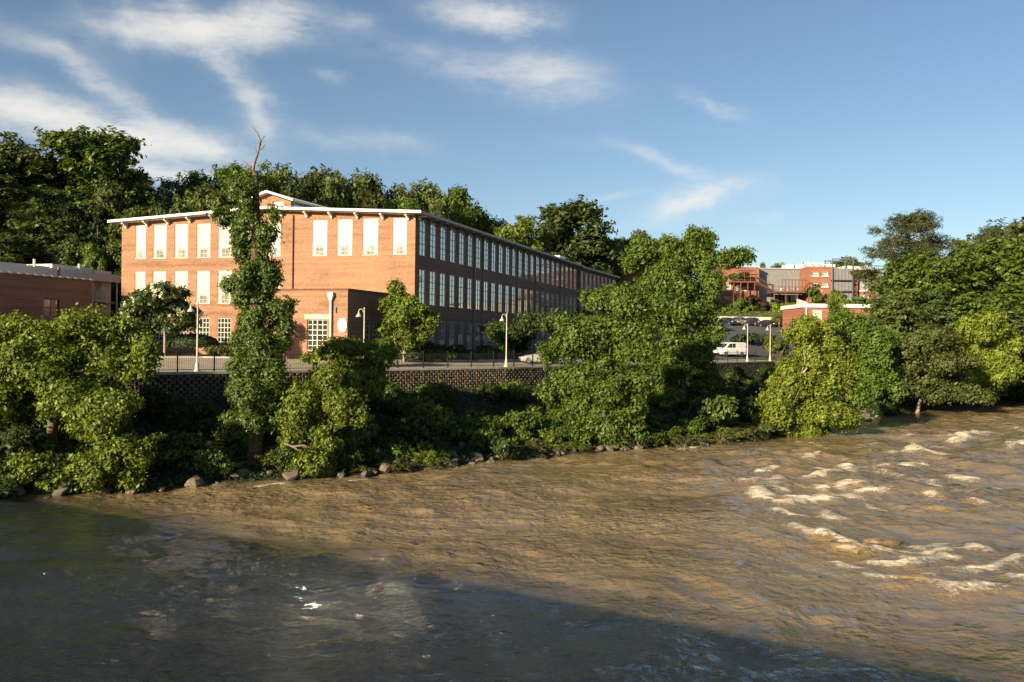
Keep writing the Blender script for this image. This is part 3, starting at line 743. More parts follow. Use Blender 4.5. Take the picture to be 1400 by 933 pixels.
def annex():
    inF = Vector((-FAC.y, FAC.x, 0)); inF = inF if inF.dot(SIDE) > 0 else -inF
    inS = Vector((-SIDE.y, SIDE.x, 0))
    A = Vector((-14.9, 76.1, 0)); T = thing('brick_annex', (A.x, A.y, ZB), 'low flat roofed brick annex with oval sign at the mill corner', 'building')
    TOP = 12.84; Wd = 8.6
    def ta(px):
        r = (px-700)/F; return (A.x - r*A.y)/(r*FAC.y - FAC.x)
    zz = lambda px, py, t: zpix(px, py, (A+FAC*t).y)
    t0, t1 = ta(447), ta(419.5); za, zb = zz(433, 480, ta(433)), zz(433, 437, ta(433))
    mb = MB(); wall(mb, A, FAC, inF, Wd, ZB-.6, [(0, TOP-.004), (Wd, TOP-.004)], [(t0, t1, za, zb)])
    obj('front_wall', mb, M['brick_facade'], T)
    hol = [(3.2+i*1.35, 4.2+i*1.35, 8.0, 10.4) for i in range(3)]
    mb = MB(); wall(mb, A, SIDE, inS, 9.9, ZB-.6, [(0, TOP-.004), (9.9, TOP-.004)], hol)
    obj('side_wall', mb, M['brick_side'], T)
    for h in hol:
        p = A+SIDE*((h[0]+h[1])/2); put_window(T, (p.x,p.y,8.0), SIDE, inS, 'side', 1.0, 2.4, ('sash', 'glass', 'blind'), .14)
    p = A+FAC*((t0+t1)/2)
    w = put_window(T, (p.x,p.y,za), FAC, inF, 'grid', t1-t0, zb-za, ('mullion', 'glass', 'blind'))
    pp = A+FAC*((t0+t1)/2-.06)+inF*.10; obj('mullion_post', MB().par((pp.x,pp.y,za+.1), FAC*.12, inF*.05, (0,0,zb-za-.2)), M['mullion'], w)
    B = A+FAC*Wd; mb = MB(); mb.quad((B.x,B.y,ZB-.6), (B.x,B.y,TOP-.004), tuple((B+SIDE*9.9)[:2])+(TOP-.004,), tuple((B+SIDE*9.9)[:2])+(ZB-.6,)); obj('end_wall', mb, M['brick_side'], T)
    q = A-FAC*.12-inF*.12; L_ = FAC*(Wd+.24); D_ = SIDE*9.98
    rr_ = MB().par((q.x,q.y,TOP), L_, D_, (0,0,.12)); obj('roof', rr_, M['rust_steel'], T)
    # lintel of pale stone over the window
    p = A+FAC*(t0-.25)-inF*.03; obj('lintel', MB().par((p.x,p.y,zb+.02), FAC*(t1-t0+.5), inF*.05, (0,0,.45)), M['concrete'], T)
    # hopper and downspout
    t = ta(453); p = A+FAC*t-inF*.2; zt, zm, zl = zz(453, 400, t), zz(453, 405, t), zz(453, 411.5, t)
    hp = MB(); k = [(.26, zt), (.26, zm), (.08, zl)]; rows = []
    for (r, z) in k:
        rows.append([tuple(p + FAC*(sx*r) + inF*(sy*min(r, .18)) + Vector((0,0,z))) for sx, sy in ((-1,-1),(1,-1),(1,1),(-1,1),(-1,-1))])
    hp.grid(rows); hp.quad(*rows[0][:4]); ho = obj('rain_hopper', hp, M['white'], T)
    obj('downspout', MB().tube([(p.x,p.y,ZB-.2), (p.x,p.y,zl)], [.085, .085], 8), M['white'], T)
    # wall light
    t = ta(458.8); p = A+FAC*(t-.07)-inF*.12; obj('wall_light', MB().par((p.x,p.y,zz(459,428,t)), FAC*.14, inF*.12, (0,0,.52)), M['black_iron'], T)
    # sign board: notched oval, wave emblem, small lettering
    t = ta(468); c = A+FAC*t-inF*.08; zc = zz(468, 444.8, t); hw, hh = .44, .62
    S = thing('wall_sign', (c.x, c.y, zc-hh), 'white notched oval sign with grey wave emblem on the brick annex', 'sign')
    out = []
    for k in range(40):
        a = 2*math.pi*k/40; cx, sx = math.cos(a), math.sin(a)
        r = 1.0/((abs(cx)**3.2+abs(sx)**3.2)**(1/3.2)); r *= 1-.07*math.exp(-((abs(cx)-.74)/.10)**2)
        out.append((cx*r*hw, sx*r*hh))
    ring = [c - FAC*x + Vector((0,0,zc+y)) for x, y in out]; bk = [v+inF*.06 for v in ring]
    mb = MB(); mb.quad(*reversed(ring))
    for i in range(40): mb.quad(ring[i], ring[(i+1) % 40], bk[(i+1) % 40], bk[i])
    obj('board', mb, M['white'], S)
    e = MB(); pt = lambda x, y: c - FAC*x + Vector((0,0,zc+y)) - inF*.012
    arc = [(-.26,.10),(-.16,.22),(-.02,.30),(.12,.31),(.22,.26),(.27,.18)]; arc2 = [(-.26,.06),(-.13,.12),(-.02,.20),(.10,.23),(.18,.20),(.25,.16)]
    for i in range(5): e.quad(pt(*arc[i]), pt(*arc2[i]), pt(*arc2[i+1]), pt(*arc[i+1]))
    for x0 in (-.24, -.06, .12): e.quad(pt(x0,.10), pt(x0+.10,.06), pt(x0+.16,.085), pt(x0+.06,.125))
    obj('emblem', e, M['ink'], S)
    l = MB(); rr2 = random.Random(4)
    for y, n, w in ((-.06, 9, .03), (-.16, 7, .03), (-.40, 8, .024)):
        for i in range(n):
            x = (i-(n-1)/2)*.048; h_ = rr2.uniform(.03, .045); l.quad(pt(x, y), pt(x+w, y), pt(x+w, y+h_), pt(x, y+h_))
    obj('lettering', l, M['ink'], S)
annex()

def mill_wing():
    K = C0+SIDE*62.6; K = K - Vector((-SIDE.y, SIDE.x, 0))*.25
    D = (Matrix.Rotation(math.radians(-2.0), 3, 'Z') @ SIDE); inn = Vector((-D.y, D.x, 0))
    T = thing('mill_wing', (K.x, K.y, ZB), 'lower brick wing beyond the mill with closely set pale windows', 'building')
    EA = 20.85; n = 9; L_ = n*2.6+.6; hol = []
    for i in range(n):
        p0 = 1.6+i*2.6
        for a, b in ((16.8, 20.4), (11.9, 15.4)): hol.append((p0-.75, p0+.75, a, b))
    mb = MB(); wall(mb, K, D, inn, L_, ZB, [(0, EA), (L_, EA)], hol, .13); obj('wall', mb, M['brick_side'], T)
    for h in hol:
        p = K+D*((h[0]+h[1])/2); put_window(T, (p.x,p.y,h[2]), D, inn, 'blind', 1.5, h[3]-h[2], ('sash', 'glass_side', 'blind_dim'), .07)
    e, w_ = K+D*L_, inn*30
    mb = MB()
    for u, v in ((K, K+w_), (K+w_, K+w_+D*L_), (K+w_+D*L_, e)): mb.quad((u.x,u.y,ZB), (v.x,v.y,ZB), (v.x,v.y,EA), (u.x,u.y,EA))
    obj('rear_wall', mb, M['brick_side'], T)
    q = K-inn*.8-D*.3; obj('roof', MB().par((q.x,q.y,EA+.01), D*(L_+.6), inn*31.5, (0,0,.3)), M['roof'], T)
    rt = MB().par((-.07, -.75, -.16), (.14,0,0), (0,.75,0), (0,0,.16)).mesh('rafter_tail', M['metal_grey'])
    for i in range(n+1):
        p = K+D*(.3+i*2.6); inst('rafter_tail', rt, T, Vector((p.x,p.y,EA-.005))-wloc(T), math.atan2(inn.y, inn.x)-math.pi/2)
mill_wing()

# ------------------------------------------------------------------ buildings on the left
def left_buildings():
    inS = Vector((-SIDE.y, SIDE.x, 0))
    A = Vector((-48.6, 80, 0))-SIDE*14
    T = thing('brick_workshop', (A.x, A.y, ZB), 'dark brick flat roofed workshop in shade with one square window', 'building')
    L_ = 14+10.7; TOP = 14.3; tj = 14+2.6
    def ts(px):
        r = (px-700)/F; return (r*A.y-A.x)/(SIDE.x-r*SIDE.y)
    w0, w1 = ts(59.5), ts(81); Yw = (A+SIDE*((w0+w1)/2)).y; za, zb = zpix(70, 433, Yw), zpix(70, 409, Yw)
    mb = MB(); wall(mb, A, SIDE, inS, L_, ZB-.5, [(0, TOP), (L_, TOP)], [(w0, w1, za, zb)]); obj('side_wall', mb, M['brick_side'], T)
    p = A+SIDE*((w0+w1)/2); wd = w1-w0; h = zb-za
    fr = MB(); b = .07
    fr.box(-wd/2, -wd/2+b, -.03, .03, 0, h); fr.box(wd/2-b, wd/2, -.03, .03, 0, h); fr.box(-wd/2+b, wd/2-b, -.03, .03, 0, b); fr.box(-wd/2+b, wd/2-b, -.03, .03, h-b, h)
    fr.box(-wd/2+b, wd/2-b, -.025, .025, h*.5-.04, h*.5+.04); fr.box(-.04, .04, -.024, .024, b, h*.5-.04); fr.box(-.04, .04, -.024, .024, h*.5+.04, h-b)
    o = inst('window', fr.mesh('window', M['black_iron']), T, Vector((p.x,p.y,za))+inS*.16-wloc(T), math.atan2(-inS.x, inS.y))
    inst('glass', MB().quad((-wd/2,.01,0),(wd/2,.01,0),(wd/2,.01,h),(-wd/2,.01,h)).mesh('glass', M['glass']), o)
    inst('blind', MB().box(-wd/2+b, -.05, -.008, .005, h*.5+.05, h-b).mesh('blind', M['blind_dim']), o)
    # a shallow brick pier where the bond changes, rear walls and coping
    q = A-inS*.12; obj('pier', MB().par((q.x,q.y,ZB-.5), SIDE*tj, inS*.118, (0,0,TOP-ZB+.5)), M['brick_side'], T)
    E = A+SIDE*L_; G = A+inS*26; K = E+inS*26; mb = MB()
    for u, v in ((A, G), (G, K), (K, E)): mb.quad((u.x,u.y,ZB-.5), (v.x,v.y,ZB-.5), (v.x,v.y,TOP), (u.x,u.y,TOP))
    obj('rear_wall', mb, M['brick_facade'], T)
    q = A-inS*.2-SIDE*.1; obj('roof', MB().par((q.x,q.y,TOP+.003), SIDE*(L_+.2), inS*26.3, (0,0,.10)), M['roof'], T)
    # bright drip clips along the coping
    cl = MB().box(-.16, .16, -.06, -.002, -.03, .12).mesh('coping_clip', M['white'])
    for i in range(26):
        p = A+SIDE*(.5+i*.95)-inS*.21; inst('coping_clip', cl, T, Vector((p.x,p.y,TOP))-wloc(T), math.atan2(-inS.x, inS.y))
    # pale building behind, with a long white fascia and stepped roof upstands
    E = pix(164, 377, 104); E.z = 0; B = E - SIDE*36
    T2 = thing('white_roofed_building', (B.x, B.y, ZB), 'cream building with long white fascia and stepped roof upstands behind the workshop', 'building')
    TP = zpix(164, 376.5, 104); D2 = SIDE
    def tb(px):
        r = (px-700)/F; return (r*B.y-B.x)/(D2.x-r*D2.y)
    hol = []
    for x0, x1 in ((131, 139.5), (141, 149.5)): hol.append((tb(x0), tb(x1), TP-3.2, TP-.95))
    mb = MB(); wall(mb, B+inS*1.4, D2, inS, 36-.5, ZB-.5, [(0, TP-.9), (36, TP-.9)], hol, .12); obj('wall', mb, M['cream'], T2)
    for hh in hol:
        p = B+inS*1.4+D2*((hh[0]+hh[1])/2); w = hh[1]-hh[0]
        f2 = MB(); f2.box(-w/2, w/2, -.02, .02, 0, .06); f2.box(-w/2, w/2, -.02, .02, 2.19, 2.25); f2.box(-w/2, -w/2+.06, -.019, .019, .06, 2.19); f2.box(w/2-.06, w/2, -.019, .019, .06, 2.19)
        o = inst('window', f2.mesh('window', M['white']), T2, Vector((p.x,p.y,hh[2]))+inS*.06-wloc(T2), math.atan2(-inS.x, inS.y))
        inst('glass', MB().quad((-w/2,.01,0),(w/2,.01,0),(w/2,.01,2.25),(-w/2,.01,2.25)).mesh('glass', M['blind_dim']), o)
    q = B-D2*.5; obj('fascia', MB().par((q.x,q.y,TP-.95), D2*36.6, inS*.3, (0,0,.95)), M['white'], T2)
    q = B+inS*.301-D2*.5; obj('roof', MB().par((q.x,q.y,TP-.4), D2*36.6, inS*18, (0,0,.3)), M['roof'], T2)
    for x0, x1, y in ((-30, 48, 363.5), (49, 79.5, 366.5), (81, 137.5, 367.5), (138.5, 163, 372.5)):
        t0, t1 = tb(x0), tb(x1); c = B+D2*t0+inS*1.2; z1 = zpix(x1, y, (B+D2*t1).y+1)
        obj('roof_upstand', MB().par((c.x,c.y,TP-.1), D2*(t1-t0-.15), inS*10, (0,0,max(.4, z1-TP+.1))), M['roof_white'], T2)
    for x in (55, 116):
        c = B+D2*tb(x)+inS*1.0; obj('vent_pipe', MB().tube([(c.x,c.y,TP-.1), (c.x,c.y,TP+.95)], [.13, .13], 6), M['white'], T2)
    c = B+D2*tb(77.5)-inS*.1; obj('downspout', MB().par((c.x,c.y,ZB), D2*.3, inS*.098, (0,0,TP-ZB+.2)), M['metal_grey'], T2)
    for x in (124.8, 129.5, 162.5):
        c = B+D2*tb(x)+inS*.4; obj('post', MB().tube([(c.x,c.y,ZB), (c.x,c.y,TP-.95)], [.09, .09], 6), M['white'], T2)
    t0, t1 = tb(136), tb(149); c = B+inS*.6; rl = MB()
    for k in range(8):
        p = c+D2*(t0+(t1-t0)*k/7); rl.tube([(p.x,p.y,TP-3.3), (p.x,p.y,TP-2.1)], [.05, .05], 4)
    for z in (TP-3.3, TP-2.7, TP-2.1):
        a, b_ = c+D2*t0, c+D2*t1; rl.tube([(a.x,a.y,z), (b_.x,b_.y,z)], [.05, .05], 4)
    obj('balcony_rail', rl, M['white'], T2)
    c = B+inS*.5+D2*(tb(125)); obj('balcony_floor', MB().par((c.x,c.y,TP-3.5), D2*(36-tb(125)-.3), inS*.88, (0,0,.16)), M['concrete'], T2)
left_buildings()

# ------------------------------------------------------------------ buildings up the hill on the right
def far_complex():
    Y0 = 250.0
    X = lambda px: pix(px, 400, Y0).x
    Zp = lambda py, px=1090: zpix(px, py, Y0)
    T = thing('hilltop_mill', (X(1090), Y0, 18), 'red brick hilltop mill with timber decks and a grey stair tower', 'building')
    zb = Zp(425)
    inn = Vector((0, 1, 0)); dx = Vector((1, 0, 0))
    def block(x0, x1, ytop, Y, name, holes_px=(), mat='brick_x', depth=20):
        a, b = X(x0), X(x1); zt = Zp(ytop); hol = [(X(h0)-a, X(h1)-a, Zp(q1), Zp(q0)) for h0, h1, q0, q1 in holes_px]
        mb = MB(); wall(mb, (a, Y, 0), dx, inn, b-a, zb-3, [(0, zt), (b-a, zt)], hol, .25)
        mb.quad((a,Y,zb-3), (a,Y,zt), (a,Y+depth,zt), (a,Y+depth,zb-3)); mb.quad((b,Y,zb-3), (b,Y+depth,zb-3), (b,Y+depth,zt), (b,Y,zt))
        mb.quad((a,Y,zt), (b,Y,zt), (b,Y+depth,zt), (a,Y+depth,zt)); o = obj(name, mb, M[mat], T)
        for h in hol:
            w, hh = h[1]-h[0], h[3]-h[2]; fr = MB(); e = .1
            fr.box(-w/2, w/2, -.04, .04, 0, e); fr.box(-w/2, w/2, -.04, .04, hh-e, hh); fr.box(-w/2, -w/2+e, -.038, .038, e, hh-e); fr.box(w/2-e, w/2, -.038, .038, e, hh-e)
            n = max(1, int(w/1.0))
            for k in range(1, n): fr.box(-w/2+k*w/n-.04, -w/2+k*w/n+.04, -.03, .03, e, hh-e)
            fr.box(-w/2+e, w/2-e, -.028, .028, hh*.5-.04, hh*.5+.04)
            fr.box(-w/2-.2, w/2+.2, -.4, -.26, -.3, -.02)
            oo = inst('window', fr.mesh('window', M['white']), T, Vector(((h[0]+h[1])/2+a, Y+.15, h[2]))-wloc(T), 0)
            inst('glass', MB().quad((-w/2,.01,0),(w/2,.01,0),(w/2,.01,hh),(-w/2,.01,hh)).mesh('glass', M['glass_side']), oo)
        return o
    block(986, 1037.5, 366.5, Y0, 'deck_wing_wall', [(992, 999, 387, 396), (1006, 1012, 391, 398), (1014, 1020, 394, 398)])
    block(1038, 1099.5, 366.8, Y0+4, 'siding_wall', [], 'metal_grey')
    # ground level under the deck
    a, b = X(1060), X(1099.5)
    obj('lower_wall', MB().par((a, Y0+1.5, zb-3), (b-a, 0, 0), (0, 2.4, 0), (0, 0, Zp(403)-zb+3)), M['glass'], T)
    for x0, x1 in ((1075, 1080), (1083, 1089)): obj('door', MB().par((X(x0), Y0+1.35, Zp(412)), (X(x1)-X(x0), 0, 0), (0, .1, 0), (0, 0, Zp(404)-Zp(412))), M['blind_dim'], T)
    block(1100, 1130.8, 365.5, Y0-3, 'middle_wall', [(1105.5, 1113.5, 373, 378), (1118.5, 1126.5, 372.5, 378), (1106, 1113, 387.5, 392.5), (1118.5, 1126.5, 387.5, 392.5)])
    block(1165.5, 1196, 369, Y0-2, 'right_wall', [(1170.5, 1186.5, 374.5, 382), (1170.5, 1186.5, 384, 397), (1170.5, 1184, 403, 410)])
    q = X(1165.5); obj('pilaster', MB().box(q-.3, q+.6, Y0-2.5, Y0-2.002, zb-3, Zp(369)), M['brick_x'], T)
    # panelled stair tower with steel frame
    a, b = X(1131), X(1158.5)
    for y0, y1 in ((368, 383.5), (385.5, 398.3), (400.2, 413)):
        n = 6
        for k in range(n):
            w = (b-a)/n; obj('panel', MB().box(a+k*w+.05, a+(k+1)*w-.05, Y0-3.4, Y0-3.25, Zp(y1), Zp(y0)), M['metal_grey'], T)
    obj('tower_core', MB().box(a+.1, b-.1, Y0-3.0, Y0+8, zb-3, Zp(368.5)), M['concrete'], T)
    for y in (384.5, 399.3): obj('floor_slab', MB().box(a-.1, b+.2, Y0-3.9, Y0-3.05, Zp(y)-.2, Zp(y)+.2), M['black_iron'], T)
    st = MB(); z1 = Zp(356.3)
    for x in (a, b):
        for y in (Y0-3.9, Y0+2): st.box(x-.12, x+.12, y-.12, y+.12, zb-3, z1)
    st.box(a-.12, b+.12, Y0-4.05, Y0-3.75, z1+.005, z1+.3); st.box(a-.12, b+.12, Y0+1.85, Y0+2.15, z1+.005, z1+.3)
    obj('steel_frame', st, plain('blue_steel', (.08, .10, .14), .6, .2, 2), T)
    fe = MB(); e0, e1 = X(1160), X(1165)
    for k, (ya, yb) in enumerate(((370, 379), (379, 388), (388, 398), (398, 408))):
        u, v = ((e0, e1), (e1, e0))[k % 2]
        fe.tube([(u, Y0-3.2, Zp(ya)), (v, Y0-3.2, Zp(yb))], [.16, .16], 4); fe.box(e0-.1, e1+.1, Y0-3.6, Y0-2.5, Zp(yb)-.12, Zp(yb)+.02)
    for x in (e0, e1): fe.box(x-.08, x+.08, Y0-3.5, Y0-3.3, zb-3, Zp(366))
    obj('fire_stair', fe, M['rust_steel'], T)
    # pale roof edges and roof things
    for x0, x1, y0, y1, Y in ((1104, 1131, 357.8, 365.3, Y0+3), (1133, 1152, 358.5, 367, Y0+6), (1160, 1192, 361.5, 368.5, Y0+3)):
        obj('roof_parapet', MB().box(X(x0), X(x1), Y, Y+9, Zp(y1), Zp(y0)), M['roof_white'], T)
    for x0, x1, y0 in ((987, 1038, 364.8), (1038.2, 1099.8, 365.6)):
        obj('roof_edge', MB().box(X(x0), X(x1), Y0-.3 if x0 < 1000 else Y0+3.6, Y0+20, Zp(366.7), Zp(y0)), M['roof'], T)
    obj('rooftop_unit', MB().box(X(1083), X(1094), Y0+6, Y0+10, Zp(366), Zp(359.8)), M['cream'], T)
    obj('rooftop_unit', MB().box(X(1019), X(1031), Y0+6, Y0+10, Zp(366), Zp(362)), M['white'], T)
    obj('vent_pipe', MB().tube([(X(1096), Y0+7, Zp(366)), (X(1096), Y0+7, Zp(359.5))], [.35, .35], 6), M['metal_grey'], T)
    for x in (1107, 1118, 1128): obj('roof_brace', MB().tube([(X(x), Y0+2.5, Zp(365)), (X(x-5), Y0+3.2, Zp(357))], [.12, .12], 4), M['black_iron'], T)
    # decks: slab, posts, railing
    def deck(x0, x1, ys, yr, Yf, Yb, name):
        o = obj(name, MB().box(X(x0), X(x1), Yf, Yb, Zp(ys)-.45, Zp(ys)), M['rust_steel'], T)
        r = MB(); zt = Zp(yr)
        n = int((X(x1)-X(x0))/1.5)
        for k in range(n+1):
            x = X(x0)+(X(x1)-X(x0))*k/n; r.box(x-.06, x+.06, Yf, Yf+.12, Zp(ys), zt)
        r.box(X(x0), X(x1), Yf+.01, Yf+.11, zt-.08, zt+.04); r.box(X(x0), X(x1), Yf+.02, Yf+.1, zt-1.0, zt-.9)
        obj('railing', r, M['rust_steel'], o)
        ps = MB()
        for k in range(4):
            x = X(x0)+.3+(X(x1)-X(x0)-.6)*k/3; ps.box(x-.13, x+.13, Yf+.3, Yf+.56, zb-3, Zp(ys)-.45)
        obj('post', ps, M['rust_steel'], o)
    deck(996, 1027, 387, 381, Y0-5, Y0-.05, 'upper_deck'); deck(1050, 1099, 400, 394, Y0-5.5, Y0+1.4, 'lower_deck')
    pg = MB()
    for x in (1004, 1012, 1020, 1027): pg.box(X(x)-.08, X(x)+.08, Y0-4.6, Y0-4.4, Zp(387), Zp(373))
    pg.box(X(1003), X(1028), Y0-4.7, Y0-4.3, Zp(373), Zp(373)+.18); pg.box(X(1003), X(1028), Y0-2, Y0-1.7, Zp(373), Zp(373)+.18)
    obj('pergola', pg, M['rust_steel'], T)
    pg = MB()
    for k in range(9): x = X(1062)+k*(X(1098)-X(1062))/8; pg.box(x-.07, x+.07, Y0-5.0, Y0-4.86, Zp(400), Zp(385))
    pg.box(X(1062), X(1098.5), Y0-5.05, Y0-4.8, Zp(385), Zp(385)+.16); obj('pergola', pg, M['rust_steel'], T)
    s = MB(); n = 12
    for k in range(n):
        x = X(1028)+(X(1052)-X(1028))*k/n; z = Zp(387)+(Zp(400)-Zp(387))*k/n; s.box(x, x+.62, Y0-5, Y0-3.4, z-.14, z-.06)
    for yy in (Y0-5.08, Y0-3.38):
        s.tube([(X(1027), yy, Zp(381)), (X(1052), yy, Zp(394))], [.09, .09], 4); s.tube([(X(1027), yy, Zp(388)), (X(1052), yy, Zp(401))], [.2, .2], 4)
    obj('stair', s, M['rust_steel'], T)
    rs = random.Random(2)
    for k in range(9):   # white chairs on the lower deck
        x = X(1064)+k*1.7; o = MB(); o.box(-.22, .22, -.22, .22, .42, .47); o.box(-.22, .22, .18, .23, .47, .95)
        for sx in (-.19, .19):
            for sy in (-.19, .19): o.box(sx-.03, sx+.03, sy-.03, sy+.03, 0, .42)
        c = inst('deck_chair', o.mesh('deck_chair', M['white']), None, (x, Y0-4+rs.uniform(-.6, 1.5), Zp(400)+.01), rs.uniform(0, 6))
        tag(c, 'white chair standing on the lower deck of the hilltop mill', 'chair', 'chairs on the lower deck')
far_complex()

def small_buildings():
    # brick store with a white roof edge and one white window
    Y = 150.0; X = lambda px: pix(px, 430, Y).x; Z = lambda py: zpix(1130, py, Y)
    a, b = X(1099.5), X(1190); T = thing('brick_store', (a, Y, 9), 'single storey brick store with white roof edge below the hilltop mill', 'building')
    h = (X(1110.5)-a, X(1123.5)-a, Z(438.5), Z(424)); mb = MB(); zb = Z(462)
    wall(mb, (a, Y, 0), Vector((1,0,0)), Vector((0,1,0)), b-a, zb, [(0, Z(421)), (b-a, Z(421))], [h], .2)
    mb.quad((a,Y,zb), (a,Y,Z(421)), (a,Y+12,Z(421)), (a,Y+12,zb)); mb.quad((b,Y,zb), (b,Y+12,zb), (b,Y+12,Z(421)), (b,Y,Z(421)))
    obj('wall', mb, M['brick_x'], T); put_window(T, (a+(h[0]+h[1])/2, Y, h[2]), Vector((1,0,0)), Vector((0,1,0)), 'blind', h[1]-h[0], h[3]-h[2], ('white', 'glass', 'blind'), .1)
    obj('roof', MB().box(a-.3, b+.3, Y-.35, Y+12.3, Z(420.9), Z(415.8)), M['white'], T)
    obj('downspout', MB().tube([(a+.35, Y-.12, zb), (a+.35, Y-.12, Z(421))], [.11, .11], 6), M['white'], T)
    obj('plinth', MB().box(X(1108), b, Y-1.2, Y-.01, zb, Z(449.5)), M['white'], T)
    # little brick stair hut
    Y2 = 172.0; X2 = lambda px: pix(px, 430, Y2).x; Z2 = lambda py: zpix(1090, py, Y2)
    a, b = X2(1085), X2(1099); T = thing('brick_hut', (a, Y2, 10), 'small brick hut with pale doorway beside the brick store', 'hut')
    d0, d1 = X2(1089.8)-a, X2(1094)-a; zb = Z2(452)
    mb = MB(); wall(mb, (a,Y2,0), Vector((1,0,0)), Vector((0,1,0)), b-a, zb, [(0, Z2(425.5)), (b-a, Z2(425.5))], [(d0, d1, zb, Z2(431.5))], .5)
    mb.quad((a,Y2,zb), (a,Y2,Z2(425.5)), (a,Y2+4,Z2(425.5)), (a,Y2+4,zb)); mb.quad((b,Y2,zb), (b,Y2+4,zb), (b,Y2+4,Z2(425.5)), (b,Y2,Z2(425.5)))
    obj('wall', mb, M['brick_x'], T); obj('roof', MB().box(a-.2, b+.2, Y2-.2, Y2+4.2, Z2(425.4), Z2(423.8)), M['concrete'], T)
    obj('door', MB().box(a+d0, a+d1, Y2+.4, Y2+.48, zb, Z2(431.5)), M['glass'], T)
    fr = MB(); fr.box(a+d0-.22, a+d0-.004, Y2-.08, Y2-.004, zb, Z2(431)); fr.box(a+d1+.004, a+d1+.22, Y2-.08, Y2-.004, zb, Z2(431)); obj('door_frame', fr, M['cream'], T)
    # buildings just past the wing
    Y3 = 215.0; X3 = lambda px: pix(px, 380, Y3).x; Z3 = lambda py: zpix(830, py, Y3)
    T = thing('flat_roofed_shed', (X3(820), Y3, 10), 'long shed with pale flat roof beyond the mill wing', 'building')
    obj('wall', MB().box(X3(790), X3(845), Y3, Y3+14, 8, Z3(383)), M['cream'], T); obj('roof', MB().box(X3(787), X3(846), Y3-.5, Y3+14.5, Z3(383)+.005, Z3(371)), M['roof_white'], T)
    sm = MB().box(X3(821), X3(828), Y3-.56, Y3-.505, Z3(377), Z3(376)); obj('gutter_box', sm, M['metal_grey'], T)
    Y4 = 205.0; X4 = lambda px: pix(px, 380, Y4).x; Z4 = lambda py: zpix(870, py, Y4)
    T = thing('brick_tower_house', (X4(870), Y4, 10), 'plain red brick block mostly hidden behind the tall riverside tree', 'building')
    obj('wall', MB().box(X4(845), X4(905), Y4, Y4+12, 8, Z4(361)), M['brick_x'], T)
    obj('coping', MB().box(X4(844), X4(906), Y4-.3, Y4+12.3, Z4(361)+.005, Z4(359.8)), M['concrete'], T)
    # pale concrete retaining wall behind the parking lot
    A = C0+SIDE*117.5; inn = Vector((-SIDE.y, SIDE.x, 0)); p0, p1 = pix(978, 440, 188), pix(1092, 440, 178)
    d = Vector((p1.x-p0.x, p1.y-p0.y, 0)); n = d.length; d.normalize(); mb = MB()
    T = thing('concrete_wall', (p0.x, p0.y, 12), 'pale concrete retaining wall behind the parked cars', 'wall')
    k = 7; nn = Vector((-d.y, d.x, 0))
    for i in range(k):
        q = Vector((p0.x, p0.y, 10))+d*(n*i/k+.02); o = obj('panel', MB().par(q, d*(n/k-.04), nn*.35, (0, 0, zpix(1030, 432.5+i*.4, 183)-10)), M['concrete'], T)
    # cream garden wall stepping down to the store
    a, b = pix(1089, 413, 205), pix(1104, 419, 165); T2 = MB()
    T2.quad((a.x,a.y,a.z-2.5), (b.x,b.y,b.z-2.5), (b.x,b.y,b.z+.7), (a.x,a.y,a.z+.7)); T2.quad((a.x+.4,a.y,a.z-2.5), (a.x+.4,a.y,a.z+.7), (b.x+.4,b.y,b.z+.7), (b.x+.4,b.y,b.z-2.5)); T2.quad((a.x,a.y,a.z+.7), (b.x,b.y,b.z+.7), (b.x+.4,b.y,b.z+.7), (a.x+.4,a.y,a.z+.7))
    tag(obj('garden_wall', T2, M['cream']), 'cream garden wall sloping down from the decks to the brick store', 'wall')
small_buildings()

